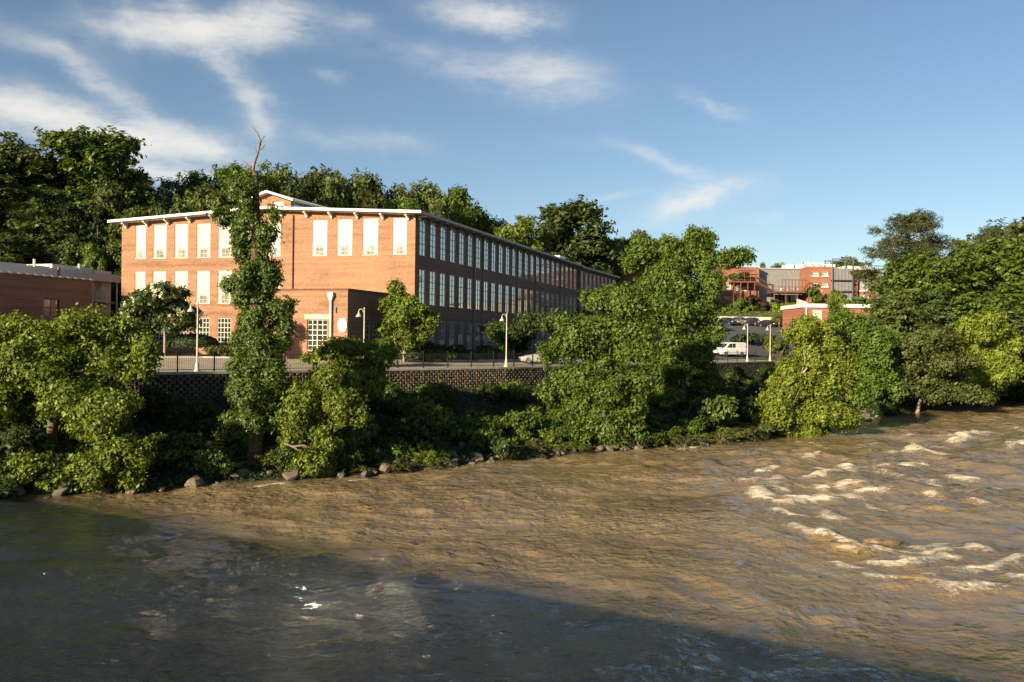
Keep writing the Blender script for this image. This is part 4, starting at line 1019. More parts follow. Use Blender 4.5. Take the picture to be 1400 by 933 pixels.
# ------------------------------------------------------------------ retaining wall, fences, lamps
def retaining_wall():
    a0 = -20.0; p = ac(a0, float(cw(a0)))
    T = thing('block_wall', (p.x, p.y, 4), 'split face block retaining wall along the driveway above the river', 'wall')
    rr = random.Random(5); top = 5.98; cells = []
    bw, bh = .50, .215
    A_ = [a for a in np.arange(-20, 108, bw)]
    for k in range(11):
        z = top-.10-(k+1)*bh
        for i, a in enumerate(A_):
            cells.append((a + (bw/2 if k % 2 else 0), z, k))
    def vis(a, k):
        p = ac(a, float(cw(a))); px = 700 + F*p.x/p.y
        return (218 < px < 330 and k < 8) or (395 < px < 470 and k < 4) or (560 < px < 735 and k < 5)
    import bmesh
    metas = []
    for s in range(6):
        r2 = random.Random(s+90); mb = MB(); w, h, d = .36+r2.uniform(-.02, .03), bh-.012, .2
        # split face: outer face bulges irregularly
        f = [(-w/2, 0, 0), (w/2, 0, 0), (w/2, 0, h), (-w/2, 0, h)]
        b = [(-w/2-.03, d, 0), (w/2+.03, d, 0), (w/2+.03, d, h), (-w/2-.03, d, h)]
        c = [(x*.78+r2.uniform(-.02, .02), -.07+r2.uniform(-.03, .02), h/2+(z-h/2)*.7+r2.uniform(-.015, .015)) for x, y, z in f]
        n = 0; mb.v = b+f+c
        for i in range(4):
            j = (i+1) % 4; mb.f.append((i, j, 4+j, 4+i)); mb.f.append((4+i, 4+j, 8+j, 8+i))
        mb.f.append((8, 9, 10, 11)); metas.append(mb)
    mes = [m.mesh('block', M['block']) for m in metas]
    rest = MB(); cnt = 0
    for a, z, k in cells:
        p = ac(a, float(cw(a))); q = ac(a+.3, float(cw(a+.3))); d = (q-p).normalized(); inn = Vector((-d.y, d.x))
        pos = Vector((p.x, p.y, z)) - Vector((inn.x, inn.y, 0))*(.02+k*.018) ; rz = math.atan2(d.y, d.x); s = rr.randrange(6)
        if vis(a, k) and cnt < 300:
            inst('block', mes[s], T, pos-wloc(T), rz); cnt += 1
        else:
            n = len(rest.v); c_, s_ = math.cos(rz), math.sin(rz)
            rest.v += [(pos.x+x*c_-y*s_, pos.y+x*s_+y*c_, pos.z+zz) for x, y, zz in metas[s].v]; rest.f += [tuple(n+i for i in f) for f in metas[s].f]
    tag(obj('block_courses', rest, M['block'], T), kind='stuff')
    core = MB(); cap = MB(); prev = None
    for a in list(np.arange(-20, 108.1, 2.0)):
        p = ac(a, float(cw(a))+.22); f = ac(a, float(cw(a))-.10); g = ac(a, float(cw(a))+.75)
        if prev:
            P, Fp, G = prev
            core.quad((P.x,P.y,2.5), (p.x,p.y,2.5), (p.x,p.y,5.9), (P.x,P.y,5.9)); core.quad((P.x,P.y,5.9), (p.x,p.y,5.9), (g.x,g.y,5.9), (G.x,G.y,5.9))
            for z0, z1 in ((5.90, 6.06),):
                cap.quad((Fp.x,Fp.y,z0), (f.x,f.y,z0), (f.x,f.y,z1), (Fp.x,Fp.y,z1)); cap.quad((Fp.x,Fp.y,z1), (f.x,f.y,z1), (g.x,g.y,z1), (G.x,G.y,z1)); cap.quad((g.x,g.y,z0), (G.x,G.y,z0), (G.x,G.y,z1), (g.x,g.y,z1))
                cap.quad((Fp.x,Fp.y,z0), (P.x,P.y,z0), (p.x,p.y,z0), (f.x,f.y,z0))
        prev = (p, f, g)
    obj('core', core, M['block_core'], T); obj('cap', cap, M['concrete'], T)
retaining_wall()

def fence(a0, a1, label, step, pick, name='iron_fence'):
    p = ac(a0, float(cw(a0))+.45); T = thing(name, (p.x, p.y, 6.05), label, 'fence')
    n = int((a1-a0)/step); pm = MB().box(-.04, .04, -.04, .04, 0, 1.32); pm.box(-.055, .055, -.055, .055, 1.325, 1.38); pmesh = pm.mesh('post', M['black_iron'])
    rl = MB(); pk = MB()
    for i in range(n+1):
        a = a0+i*step; p = ac(a, float(cw(a))+.45); inst('post', pmesh, T, Vector((p.x,p.y,6.06))-wloc(T), math.pi/4)
        if i < n:
            q = ac(a+step, float(cw(a+step))+.45); d = Vector((q.x-p.x, q.y-p.y, 0))
            for z in (6.20, 7.22): rl.tube([(p.x,p.y,z), (q.x,q.y,z)], [.022, .022], 4)
            if pick:
                m_ = int(step/.14)
                for k in range(1, m_):
                    r = Vector((p.x,p.y,0))+d*(k/m_); pk.tube([(r.x,r.y,6.1), (r.x,r.y,7.3)], [.010, .010], 3, cap=False)
    obj('rail', rl, M['black_iron'], T)
    if pick: tag(obj('pickets', pk, M['black_iron'], T), kind='stuff')
fence(12, 72, 'black iron picket fence along the top of the block wall', 2.5, True)
fence(76, 102, 'black post and rail fence by the parking lot lamps', 2.4, False, 'rail_fence')

def lamp():
    T = thing('lamp_post', (0,0,0), '', 'lamp post')
    mb = MB().lathe([(.22, 0), (.22, .12), (.15, .18), (.12, .55), (.08, .62), (.062, 1.0), (.046, 4.35), (.046, 4.72), (.06, 4.74), (.06, 4.82), (0, 4.86)], n=10)
    inst('pole', mb.mesh('pole', M['lamp_paint'], True), T)
    arm = [(-.04, 0, 4.45)]
    for k in range(9):
        a = math.pi*k/8; arm.append((-.10-.17+.17*math.cos(a), 0, 4.55+.17*math.sin(a)))
    inst('arm', MB().tube(arm, [.028]*len(arm), 6).mesh('arm', M['lamp_paint'], True), T)
    s = inst('lamp_shade', MB().lathe([(.05, 4.55), (.06, 4.42), (.10, 4.34), (.22, 4.18), (.245, 4.10), (.23, 4.10), (.09, 4.32)], c=(-.44, 0, 0), n=14).mesh('lamp_shade', M['lamp_paint'], True), T)
    inst('bulb', MB().lathe([(0, 4.12), (.07, 4.16), (.07, 4.26), (0, 4.33)], c=(-.44, 0, 0), n=8).mesh('bulb', M['lens'], True), s)
    return T
L0 = lamp(); first = True
for px, yb, lab in ((270, 509.5, 'cream gooseneck lamp post standing before the clipped dome bush'), (497.5, 505, 'cream gooseneck lamp post rising behind the low spreading tree'),
                    (692.5, 503.5, 'cream gooseneck lamp post in front of the shaded long wall'), (1022, 497.5, 'cream gooseneck lamp post beside the white van'), (1053, 493.5, 'cream gooseneck lamp post beside the bright leaning tree')):
    r = (px-700)/F
    best = min(np.arange(-10, 120, .05), key=lambda a: abs(ac(a, float(cw(a))+.3).x - r*ac(a, float(cw(a))+.3).y)); p = ac(best, float(cw(best))+.3)
    o = L0 if first else copy_tree(L0); first = False
    o.location = (p.x, p.y, 6.055); o.rotation_euler = (0, 0, random.Random(int(px)).uniform(-.15, .35)); tag(o, lab, 'lamp post', 'gooseneck lamp posts along the wall')

# ------------------------------------------------------------------ vehicles (nose along -x)
def loft(mb, secs):
    n = len(secs[0]); base = len(mb.v)
    for s in secs: mb.v += [tuple(p) for p in s]
    for i in range(len(secs)-1):
        for k in range(n):
            a, b = base+i*n+k, base+i*n+(k+1) % n; mb.f.append((a, a+n, b+n, b))
    mb.f.append(tuple(base+k for k in range(n))); mb.f.append(tuple(base+(len(secs)-1)*n+n-1-k for k in range(n)))
def car(kind, paint):
    T = thing('parked_car', (0,0,0), '', 'car')
    if kind == 'sedan':
        low = [(-2.25,.36,.60,.62),(-2.15,.26,.70,.80),(-1.6,.22,.86,.87),(-.95,.22,.95,.89),(.2,.22,.97,.90),(1.3,.22,1.0,.89),(1.95,.24,1.0,.86),(2.2,.30,.92,.76),(2.27,.42,.80,.68)]
        cab = [(-1.0,.94,.955,.78),(-.15,.94,1.40,.58),(.4,.94,1.45,.58),(.95,.95,1.42,.58),(1.75,.98,1.0,.70)]
        side = [(-.78,.99,-.12,1.36,.30,1.40,.30,.99),(.36,.99,.36,1.40,.90,1.37,1.40,1.02)]; wx = (-1.42, 1.35); wr = .32
    elif kind == 'suv':
        low = [(-2.25,.45,.80,.72),(-2.15,.32,.95,.86),(-1.5,.28,1.08,.93),(-.9,.28,1.12,.94),(1.4,.28,1.12,.94),(2.1,.30,1.10,.92),(2.25,.42,1.0,.84)]
        cab = [(-1.05,1.10,1.13,.84),(-.35,1.10,1.68,.68),(.6,1.10,1.76,.68),(1.6,1.10,1.72,.68),(2.12,1.08,1.12,.80)]
        side = [(-.78,1.17,-.30,1.60,.28,1.66,.28,1.17),(.36,1.17,.36,1.66,1.05,1.66,1.05,1.17),(1.12,1.17,1.12,1.66,1.55,1.62,1.85,1.20)]; wx = (-1.42, 1.38); wr = .38
    else:
        low = [(-2.55,.42,.80,.76),(-2.45,.30,1.0,.92),(-1.8,.26,1.14,.98),(-1.0,.26,1.2,1.0),(2.3,.26,1.2,1.0),(2.5,.30,1.2,.98),(2.55,.40,1.15,.95)]
        cab = [(-1.75,1.12,1.16,.90),(-.85,1.17,1.92,.82),(0,1.17,2.02,.84),(2.2,1.17,2.02,.86),(2.53,1.15,1.92,.88)]
        side = [(-1.35,1.25,-.80,1.80,-.30,1.84,-.30,1.25),(-.22,1.25,-.22,1.84,.35,1.84,.35,1.25)]; wx = (-1.65, 1.55); wr = .36
    mb = MB(); secs = []
    for x, z0, z1, w in low:
        r = min(.10, (z1-z0)/3); secs.append([(x,-w+.06,z0),(x,-w,z0+r),(x,-w-.01,(z0+z1)/2),(x,-w+.02,z1-r),(x,-w+.12,z1),(x,w-.12,z1),(x,w-.02,z1-r),(x,w+.01,(z0+z1)/2),(x,w,z0+r),(x,w-.06,z0)])
    loft(mb, secs); body = inst('body', mb.mesh('body', M[paint], False), T)
    c = MB(); secs = []
    wl = lambda x: float(np.interp(x, [q[0] for q in low], [q[3] for q in low]))
    for x, z0, z1, w in cab:
        b = wl(x)-.11; t = w if z1-z0 > .1 else b-.03; secs.append([(x,-b,z0),(x,-t-.02,z1-.07),(x,-t+.08,z1),(x,t-.08,z1),(x,t+.02,z1-.07),(x,b,z0)])
    loft(c, secs); inst('cabin', c.mesh('cabin', M[paint]), T)
    for s in side:
        for sg in (-1, 1):
            pts = []
            for i in range(0, 8, 2):
                x, z = s[i], s[i+1]; zt = float(np.interp(x, [q[0] for q in cab], [q[2] for q in cab])); zb_ = float(np.interp(x, [q[0] for q in cab], [q[1] for q in cab])); tw = float(np.interp(x, [q[0] for q in cab], [q[3] for q in cab]))
                b = wl(x)-.11; t = tw if zt-zb_ > .1 else b; f = min(1, max(0, (z-zb_)/max(.05, zt-.07-zb_))); y = b+(t+.02-b)*f+.012; pts.append((x, sg*y, z))
            inst('side_window', MB().quad(*pts).mesh('side_window', M['glass']), T)
    for i0, nm in ((0, 'windscreen'), (len(cab)-2, 'rear_window')):
        (xa, z0a, z1a, wa_), (xb, z0b, z1b, wb_) = cab[i0], cab[i0+1]
        P = lambda f, sg: (xa+(xb-xa)*f, sg*((1-f)*min(wa_+.0, wl(xa)-.2)+f*(wb_-.10)), z1a+(z1b-z1a)*f)
        n = Vector((-(z1b-z1a), 0, (xb-xa))).normalized()*.014
        q = [Vector(P(f, sg))+n for f, sg in ((.1,-1),(.9,-1),(.9,1),(.1,1))]; inst(nm, MB().quad(*q).mesh(nm, M['glass']), T)
    tm = MB().lathe([(wr*.62,-.10),(wr,-.09),(wr,.09),(wr*.62,.10)], n=18, axis='y').mesh('wheel', M['tyre'], True)
    rm = MB().lathe([(0,-.105),(wr*.2,-.11),(wr*.5,-.09),(wr*.64,-.102)], n=18, axis='y').mesh('rim', M['rim'], True)
    for x in wx:
        for sg in (-1, 1):
            wdt = wl(x)-.085; o = inst('wheel', tm, T, (x, sg*wdt, wr)); r = inst('rim', rm, o)
            if sg > 0: o.rotation_euler = (0, 0, math.pi)
    x0, xe = low[0][0], low[-1][0]; zf = (low[1][2]+low[0][2])/2-.02; ze = low[-1][2]-.06
    for sg in (-1, 1):
        inst('headlight', MB().box(x0-.03, x0+.16, sg*.66-.15, sg*.66+.15, zf-.10, zf+.06).mesh('headlight', M['lens']), T)
        inst('tail_light', MB().box(xe-.12, xe+.03, sg*.64-.12, sg*.64+.12, ze-.10, ze+.08).mesh('tail_light', M['red_lens']), T)
    inst('bumper', MB().box(x0-.06, x0+.1, -.6, .6, .34, .52).mesh('bumper', M['tyre']), T)
    return T
def put_car(o, px, py, Y, rz, label, group=None):
    p = pix(px, py, Y); z = Hf(p.x, p.y)+.05; o.location = (p.x, p.y, z); o.rotation_euler = (0, 0, rz); tag(o, label, 'car', group)
put_car(car('sedan', 'silver'), 740, 480, 87.5, .12, 'silver sedan parked on the driveway beside the long mill wall')
v = car('van', 'white_car'); v.name = 'parked_van'; put_car(v, 997, 480, 122, .55, 'white panel van in the sloping parking lot'); v['category'] = 'van'
GC = 'dark cars parked by the concrete wall'
put_car(car('suv', 'black_car'), 996, 440, 178, 1.95, 'black sport utility car in front of the concrete wall, farthest from the brick store', GC)
put_car(car('suv', 'grey_car'), 1013, 440, 179, 2.0, 'dark grey sport utility car parked between two black ones', GC)
put_car(car('suv', 'black_car'), 1031, 440, 176, 2.0, 'boxy black sport utility car parked right of the dark grey one', GC)
put_car(car('sedan', 'black_car'), 1051, 440, 172, 2.05, 'black sedan parked at the end of the row near the brick hut', GC)
put_car(car('sedan', 'navy_car'), 990, 450, 160, .9, 'navy blue sedan parked between the van and the black cars')

# ------------------------------------------------------------------ bridge the photographer stands on
def bridge():
    b = Vector((.857, -.515, 0)).normalized(); n = Vector((.515, .857, 0)).normalized()
    T = thing('road_bridge', (0, 0, 0), 'concrete road bridge across the river under the photographer', 'bridge')
    s = b*(-52) - n*.35
    def par(off, length, depth, z0, z1, along=-52): q = b*along - n*off; return MB().par((q.x, q.y, z0), b*length, -n*depth, (0, 0, z1-z0))
    obj('deck', par(.35, 104, 10.5, 6.0, 6.9), M['concrete'], T)
    for o_ in (.35, 10.5):
        obj('parapet', par(o_+.02, 104, .3, 6.905, 7.85), M['concrete'], T)
        obj('rail', par(o_+.1, 104, .12, 8.08, 8.22), M['metal_grey'], T)
        pm = MB()
        for k in range(26): q = b*(-51.5+k*4) - n*(o_+.11); pm.par((q.x, q.y, 7.855), b*.05, -n*.06, (0, 0, .22))
        obj('rail_posts', pm, M['metal_grey'], T)['kind'] = 'stuff'
    for a in (-26, 4, 34):
        q = b*a - n*2; obj('pier', MB().par((q.x, q.y, -3), b*1.2, -n*7, (0, 0, 8.99)), M['concrete'], T)
bridge()

# ------------------------------------------------------------------ foliage
def leaf_arrays(rng, pos, nrm, size, aspect=.55, var=.55, fold=.18):
    """folded rhombic leaves, two triangles each"""
    n = len(pos)
    nrm = nrm/np.maximum(np.linalg.norm(nrm, axis=1, keepdims=True), 1e-6)
    t = rng.normal(size=(n, 3)); t -= nrm*np.sum(t*nrm, 1, keepdims=True); t /= np.maximum(np.linalg.norm(t, axis=1, keepdims=True), 1e-6)
    t[:, 2] -= .25; b = np.cross(nrm, t); b /= np.maximum(np.linalg.norm(b, axis=1, keepdims=True), 1e-6)
    s = size*(1+var*(rng.random((n, 1))*2-1)); w = s*aspect
    v = np.stack([pos-t*s*.5, pos+b*w*.5-nrm*s*fold*-.5, pos+t*s*.5, pos-b*w*.5+nrm*s*fold*.5], 1).reshape(-1, 3)
    i = np.arange(n)[:, None]*4
    return v, np.concatenate([i+np.array([[0, 1, 2]]), i+np.array([[0, 2, 3]])], 1).reshape(-1, 3)
def rdir(rng, n):
    d = rng.normal(size=(n, 3)); return d/np.linalg.norm(d, axis=1, keepdims=True)
def crown_arrays(rng, lobes, twigs, per, twig_r, leaf, aspect=.55, inner=.5, up=.35, flat=.7, rough=.65):
    C = np.array([l[0] for l in lobes], float); R = np.array([l[1] for l in lobes], float)
    wgt = (R[:, 0]*R[:, 2] + R[:, 0]*R[:, 1]); wgt /= wgt.sum()
    k = rng.choice(len(lobes), twigs, p=wgt); d = rdir(rng, twigs)
    rad = inner+(1.04-inner)*np.sqrt(rng.random((twigs, 1)))
    tp = C[k] + d*R[k]*rad
    j = np.repeat(np.arange(twigs), per); n = len(j)
    ax = d*.8 + rng.normal(size=(twigs, 3))*.55; ax[:, 2] += rng.uniform(-.45, .45, twigs); ax /= np.linalg.norm(ax, axis=1, keepdims=True)
    run = rng.uniform(-.6, 1.0, (n, 1)); off = rng.normal(size=(n, 3))*twig_r*np.array([1, 1, flat])*(.75-.35*run) + ax[j]*run*twig_r*2.3
    pos = tp[j]+off; nrm = d[j]*.9 + rng.normal(size=(n, 3))*rough*.5; nrm[:, 2] += up
    return leaf_arrays(rng, pos, nrm, leaf, aspect)
def sublobes(rng, lobes, k, f=.36, r0=.6):
    out = []
    for c, r in lobes:
        c, r = np.array(c, float), np.array(r, float)
        for d in rdir(rng, k+2):
            q = rng.uniform(r0, 1.12); out.append((c+d*r*q*(1-f*.45), r*f*rng.uniform(.6, 1.25)*rng.uniform(.65, 1.3, 3)))
        out.append((c, r*.42))
    return out
def branches(rng, base, lobes, r0, lean=None, nlimb=10, fork=.35):
    """tapered trunk plus limbs reaching for the lobes (all relative to the tree's foot)"""
    mb = MB(); C = np.array([l[0] for l in lobes], float); top = C[:, 2].max(); cen = C.mean(0)
    h = cen[2]+(top-cen[2])*.55; pts = []; rad = []
    tip = np.array([cen[0], cen[1], h]) if lean is None else np.array(lean, float)
    for i in range(8):
        f = i/7; p = tip*f; p[0] *= f**.35; p[1] *= f**.35
        p = p+rng.normal(size=3)*np.array([1, 1, 0])*r0*.35*min(1, f*3); pts.append(p); rad.append(r0*(1-f*.82)*(1.35 if i == 0 else 1))
    pts[0][2] = -.35; mb.tube([tuple(p) for p in pts], rad, 8)
    for q in rng.permutation(len(C))[:nlimb]:
        f = rng.uniform(fork, .85); i = f*7; a = int(i); s = pts[a]+(pts[min(a+1, 7)]-pts[a])*(i-a); e = C[q]
        mid = s*.5+e*.5+np.array([0, 0, .12*np.linalg.norm(e-s)])+rng.normal(size=3)*.06*np.linalg.norm(e-s); r = r0*(1-f*.8)*.5
        mb.tube([tuple(s), tuple(s*.6+mid*.4), tuple(mid), tuple(e)], [r, r*.8, r*.55, r*.2], 5)
    return mb
def tree(name, loc, lobes, label, group, mat, twigs, per, twig_r, leaf, seed, trunk_r=.25, bark='bark', cat='tree', nlimb=10, aspect=.55, lean=None, up=.35, inner=.55, flat=.7, fork=.35):
    """lobes relative to loc"""
    rng = np.random.default_rng(seed); T = thing(name, loc, label, cat, group)
    v, f = crown_arrays(rng, lobes, twigs, per, twig_r, leaf, aspect, inner, up, flat)
    inst('crown', np_mesh('crown', v, f, M[mat]), T)
    if trunk_r: inst('trunk', branches(rng, None, lobes, trunk_r, lean, nlimb, fork).mesh('trunk', M[bark], True), T)
    return T
def px_lobes(loc, spec, Y, k, seed, thick=.85):
    """spec: photo (x, y, rx, ry[, dY]) -> sublobes relative to loc"""
    rng = np.random.default_rng(seed); out = []; loc = Vector(loc)
    for s in spec:
        dy = s[4] if len(s) > 4 else rng.uniform(-.5, .5)*s[2]*Y/F
        c = pix(s[0], s[1], Y+dy)-loc; r = s[2]*Y/F*.92; out.append((tuple(c), (r, r*thick, s[3]*Y/F*.92)))
    return sublobes(rng, out, k)
def foot(px, Y, dz=0):
    p = pix(px, 466, Y); return Vector((p.x, p.y, Hf(p.x, p.y)+dz))

# ---- prototypes for the woods (height about 20 m, crown radius about 6)
def proto_broadleaf(seed, mat, twigs=1900, per=10, leaf=.53, rx=6, h=20, low=.28):
    rng = np.random.default_rng(seed); big = []
    n = 18
    for i in range(n):
        z = h*(low*.45+(1-low*.45)*(i+.5)/n*.93); prof = math.sin(math.pi*min(1, max(.08, (z/h-low)/(1-low)*.82+.14)))**.6
        a = i*2.4+rng.uniform(-.5, .5); r = rx*prof*rng.uniform(.35, .72); big.append(((r*math.cos(a), r*math.sin(a), z), (rx*rng.uniform(.30, .48),)*2+(rx*rng.uniform(.26, .40),)))
    big.append(((0, 0, h*.88), (rx*.36, rx*.36, h*.11)))
    lobes = sublobes(rng, big, 6, .42)
    v, f = crown_arrays(rng, lobes, twigs, per, .42, leaf, .62, .55, .5, .7)
    return np_mesh('crown', v, f, M[mat]), branches(rng, None, big, .36, None, 9, .3).mesh('trunk', M['bark'], True), (rx, h)
def proto_conifer(seed, mat, h=20, rx=4.5, leaf=.62, n=34):
    rng = np.random.default_rng(seed); lobes = []
    for i in range(n):
        f = i/(n-1); z = h*(.06+.92*f); R = rx*(1-f)**.8+.25
        for k in range(max(3, int(7*(1-f)+2))):
            a = rng.uniform(0, 6.28); r = R*rng.uniform(.45, .85); lobes.append(((r*math.cos(a), r*math.sin(a), z-r*.18), (R*.34+.15, R*.34+.15, .32)))
    v, f_ = crown_arrays(rng, lobes, 1300, 8, .28, leaf, .30, .4, .35, .5)
    mb = MB().tube([(0, 0, -.3), (0, 0, h*.5), (0, 0, h*.97)], [.32, .2, .03], 7)
    return np_mesh('crown', v, f_, M[mat]), mb.mesh('trunk', M['bark'], True), (rx, h)
def proto_pine(seed, h=22, rx=6.5):
    rng = np.random.default_rng(seed); pads = []; mb = MB()
    mb.tube([(0, 0, -.3), (.15, .1, h*.4), (-.1, .15, h*.75), (.1, 0, h*.95)], [.38, .3, .2, .05], 8)
    for i in range(70):
        f = rng.uniform(0, 1); z = h*(.46+.52*f); a = rng.uniform(0, 6.28); R = rx*(1-f**2*.75)*rng.uniform(.2, 1.08)
        c = (R*math.cos(a), R*math.sin(a), z+rng.uniform(-.3, .6)); s = rng.uniform(.85, 1.7); pads.append((c, (s, s, s*.45)))
        mb.tube([(0, 0, z-R*.22), (c[0]*.5, c[1]*.5, z-R*.06), c], [.11, .08, .03], 5)
    v, f_ = crown_arrays(rng, pads, 2600, 12, .24, .42, .16, .35, .4, .6, 1.2)
    return np_mesh('crown', v, f_, M['needle']), mb.mesh('trunk', M['bark'], True), (rx, h)
PB = {'d': [proto_broadleaf(s, 'leaf_hill', rx=r, low=l) for s, r, l in ((11, 6, .22), (12, 6.6, .28), (13, 5.4, .2), (14, 7, .3))],
      'l': [proto_broadleaf(s, 'leaf_light', rx=6, low=.2) for s in (21, 22)], 'm': [proto_broadleaf(s, 'leaf_mid', rx=6, low=.18) for s in (31, 32, 33)],
      'k': [proto_broadleaf(s, 'leaf_dark', rx=6.5, low=.22) for s in (41, 42)], 'o': [proto_broadleaf(s, 'leaf_olive', rx=6, low=.2) for s in (51,)],
      'c': [proto_conifer(61, 'needle_dark'), proto_conifer(62, 'needle_dark', rx=4)], 'p': [proto_pine(71), proto_pine(72, rx=6)]}
NAMES = {'d': 'broadleaf_tree', 'l': 'broadleaf_tree', 'm': 'broadleaf_tree', 'k': 'oak_tree', 'o': 'broadleaf_tree', 'c': 'conifer', 'p': 'pine_tree'}
_cnt = {}; rt_ = random.Random(99)
def wood(kind, px, ytop, Y, wpx, label, group, ybase=None):
    i = _cnt.get(kind, 0); _cnt[kind] = i+1
    crown, trunk, (rx, h) = PB[kind][i % len(PB[kind])]
    b = foot(px, Y); top = zpix(px, ytop, Y); sz = (top-b.z)/h; sx = wpx*Y/F/2/rx*1.22
    T = thing(NAMES[kind], b, label, 'tree', group, rt_.uniform(0, 6.28)); T.scale = (sx, sx*rt_.uniform(.9, 1.1), sz)
    inst('crown', crown, T); inst('trunk', trunk, T); return T
LB = {'d': 'dark green broadleaf tree in the wood', 'l': 'pale green broadleaf tree in the wood', 'm': 'mid green broadleaf tree in the wood', 'k': 'very dark oak in the wood', 'o': 'olive green tree in the wood', 'c': 'pointed dark conifer in the wood', 'p': 'tall open pine in the wood'}
GH = 'trees on the wooded hill'
hill = [('d',-60,190,132,130),('d',18,193,135,120),('k',60,215,142,100),('d',-20,240,118,110),('m',127,178,138,118),('c',90,276,113,66),('c',132,283,114,58),('k',55,255,122,80),('d',40,280,112,90),('d',150,250,128,70),
        ('k',185,232,165,60),('c',222,246,140,70),('d',262,238,152,90),('m',312,227,152,84),('d',290,255,135,80),('o',320,262,132,70),('d',235,275,125,70),('d',180,285,122,66),('m',345,240,150,60),
        ('d',378,229,160,86),('d',432,230,165,92),('d',462,246,160,70),('k',405,245,150,80),('d',503,239,170,84),('o',498,262,160,80),('d',548,257,172,76),('d',580,253,175,72),('m',540,275,165,70),('m',622,259,175,72),('d',600,275,165,60),
        ('m',655,286,178,56),('d',680,300,180,56),('l',712,297,172,70),('l',690,310,165,50),('k',783,274,185,116),('k',760,300,182,70),('d',822,322,200,80),('d',878,318,225,66),('k',845,330,215,60),('l',745,318,178,50),('d',905,335,228,70),
        ('d',10,320,106,80),('d',100,325,110,60),('d',160,330,112,50)]
for k, px, yt, Y, w in hill:
    where = ' above the dark workshop' if px < 45 else ' between the workshop and the mill gable' if px < 200 else (' above the left end of the mill eaves' if px < 330 else ' behind the roof monitor' if px < 470 else ' above the lit corner of the mill' if px < 600 else ' behind the near half of the long roof edge' if px < 730 else ' beyond the far end of the mill roof')
    wood(k, px, yt, Y, w, LB[k]+where, GH+where)
wood('l', 125, 335, 109, 30, 'small pale sapling at the edge of the wood behind the white roof', 'saplings by the white roof')
# out of frame on the left: the wood and riverside trees go on towards the bridge
for k, X, Y, w, hh in (('d',-74,24,6,15),('d',-72,16,7,17),('d',-110,70,8,22),('m',-120,95,8,22),('d',-105,120,8,24),('d',-98,40,8,20)):
    i = _cnt.get(k, 0); _cnt[k] = i+1; crown, trunk, (rx, h) = PB[k][i % len(PB[k])]
    T = thing('broadleaf_tree', (X, Y, Hf(X, Y)), 'broadleaf tree on the bank between the bridge and the big riverside tree', 'tree', 'trees by the bridge', X); T.scale = (w/rx, w/rx, hh/h); inst('crown', crown, T); inst('trunk', trunk, T)
GR = 'trees on the wooded bank downstream'
right = [('m',1246,350,128,96),('m',1290,345,135,130),('m',1375,325,140,120),('d',1330,345,140,90),('k',1258,390,126,92),('m',1310,400,125,110),('m',1400,380,132,120),('d',1225,400,122,80),('m',1265,455,118,110),
         ('m',1440,330,140,130),('d',1360,420,124,90),('m',1420,440,126,100),('m',1215,455,114,70),('o',1395,300,170,110),('d',1330,330,160,90)]
for k, px, yt, Y, w in right: wood(k, px, yt, Y, w, LB[k]+' on the wooded bank downstream of the parking lot', GR)
wood('p', 1240, 290, 150, 118, 'tall open pine rising above the downstream trees', GR); wood('p', 1353, 312, 165, 68, 'flat topped pine above the downstream trees', GR)
wood('l', 1145, 398, 128, 30, 'thin yellowish young tree in front of the brick store', 'young trees by the store')
for px, yt, w in ((1042, 359, 11), (1063, 361, 26), (1150, 352, 44), (1165, 355, 40)): wood('d', px, yt, 290, w, 'round tree peeping above the hilltop mill roof', 'trees behind the hilltop mill')

# ---- riverside trees, each its own crown
def riverside(name, base, Y, spec, label, mat, twigs, per, leaf, seed, tr=.25, k=7, bark='bark', twig_r=.30, group=None, cat='tree', nl=12, up=.32, lean=None, aspect=.6, thick=.85, fork=.35):
    loc = foot(base, Y); lob = px_lobes(loc, spec, Y, k, seed, thick)
    return tree(name, loc, lob, label, group, mat, int(twigs*2.1), per, twig_r*.85, leaf*.80, seed, tr, bark, cat, nl, aspect, lean, up, fork=fork)
riverside('riverside_tree', 70, 48.5, [(-70,520,90,75),(60,500,70,48),(135,478,50,36),(20,560,60,55),(110,555,62,45),(190,498,26,26),(60,615,55,36),(10,452,38,18),(160,448,24,18),(115,440,32,18),(85,470,45,28),(200,470,16,14),(-20,620,60,40),(30,500,50,35)],
          'large spreading green tree over the water in front of the dark workshop', 'leaf_light', 4600, 13, .24, 101, .32, 9, twig_r=.28)
riverside('riverside_tree', 150, 45.5, [(148,575,34,28),(166,608,34,32),(178,648,22,24),(132,636,28,24),(160,555,22,16)], 'drooping leafy bush touching the water beside the large spreading tree', 'leaf_light', 1500, 13, .22, 102, .1, 7, twig_r=.25, cat='bush')
riverside('riverside_tree', 60, 44.8, [(66,655,18,16),(40,640,26,14),(85,650,14,10)], 'low leafy spray hanging over the rocks below the large spreading tree', 'leaf_light', 420, 12, .22, 103, .06, 5, twig_r=.22, cat='bush')
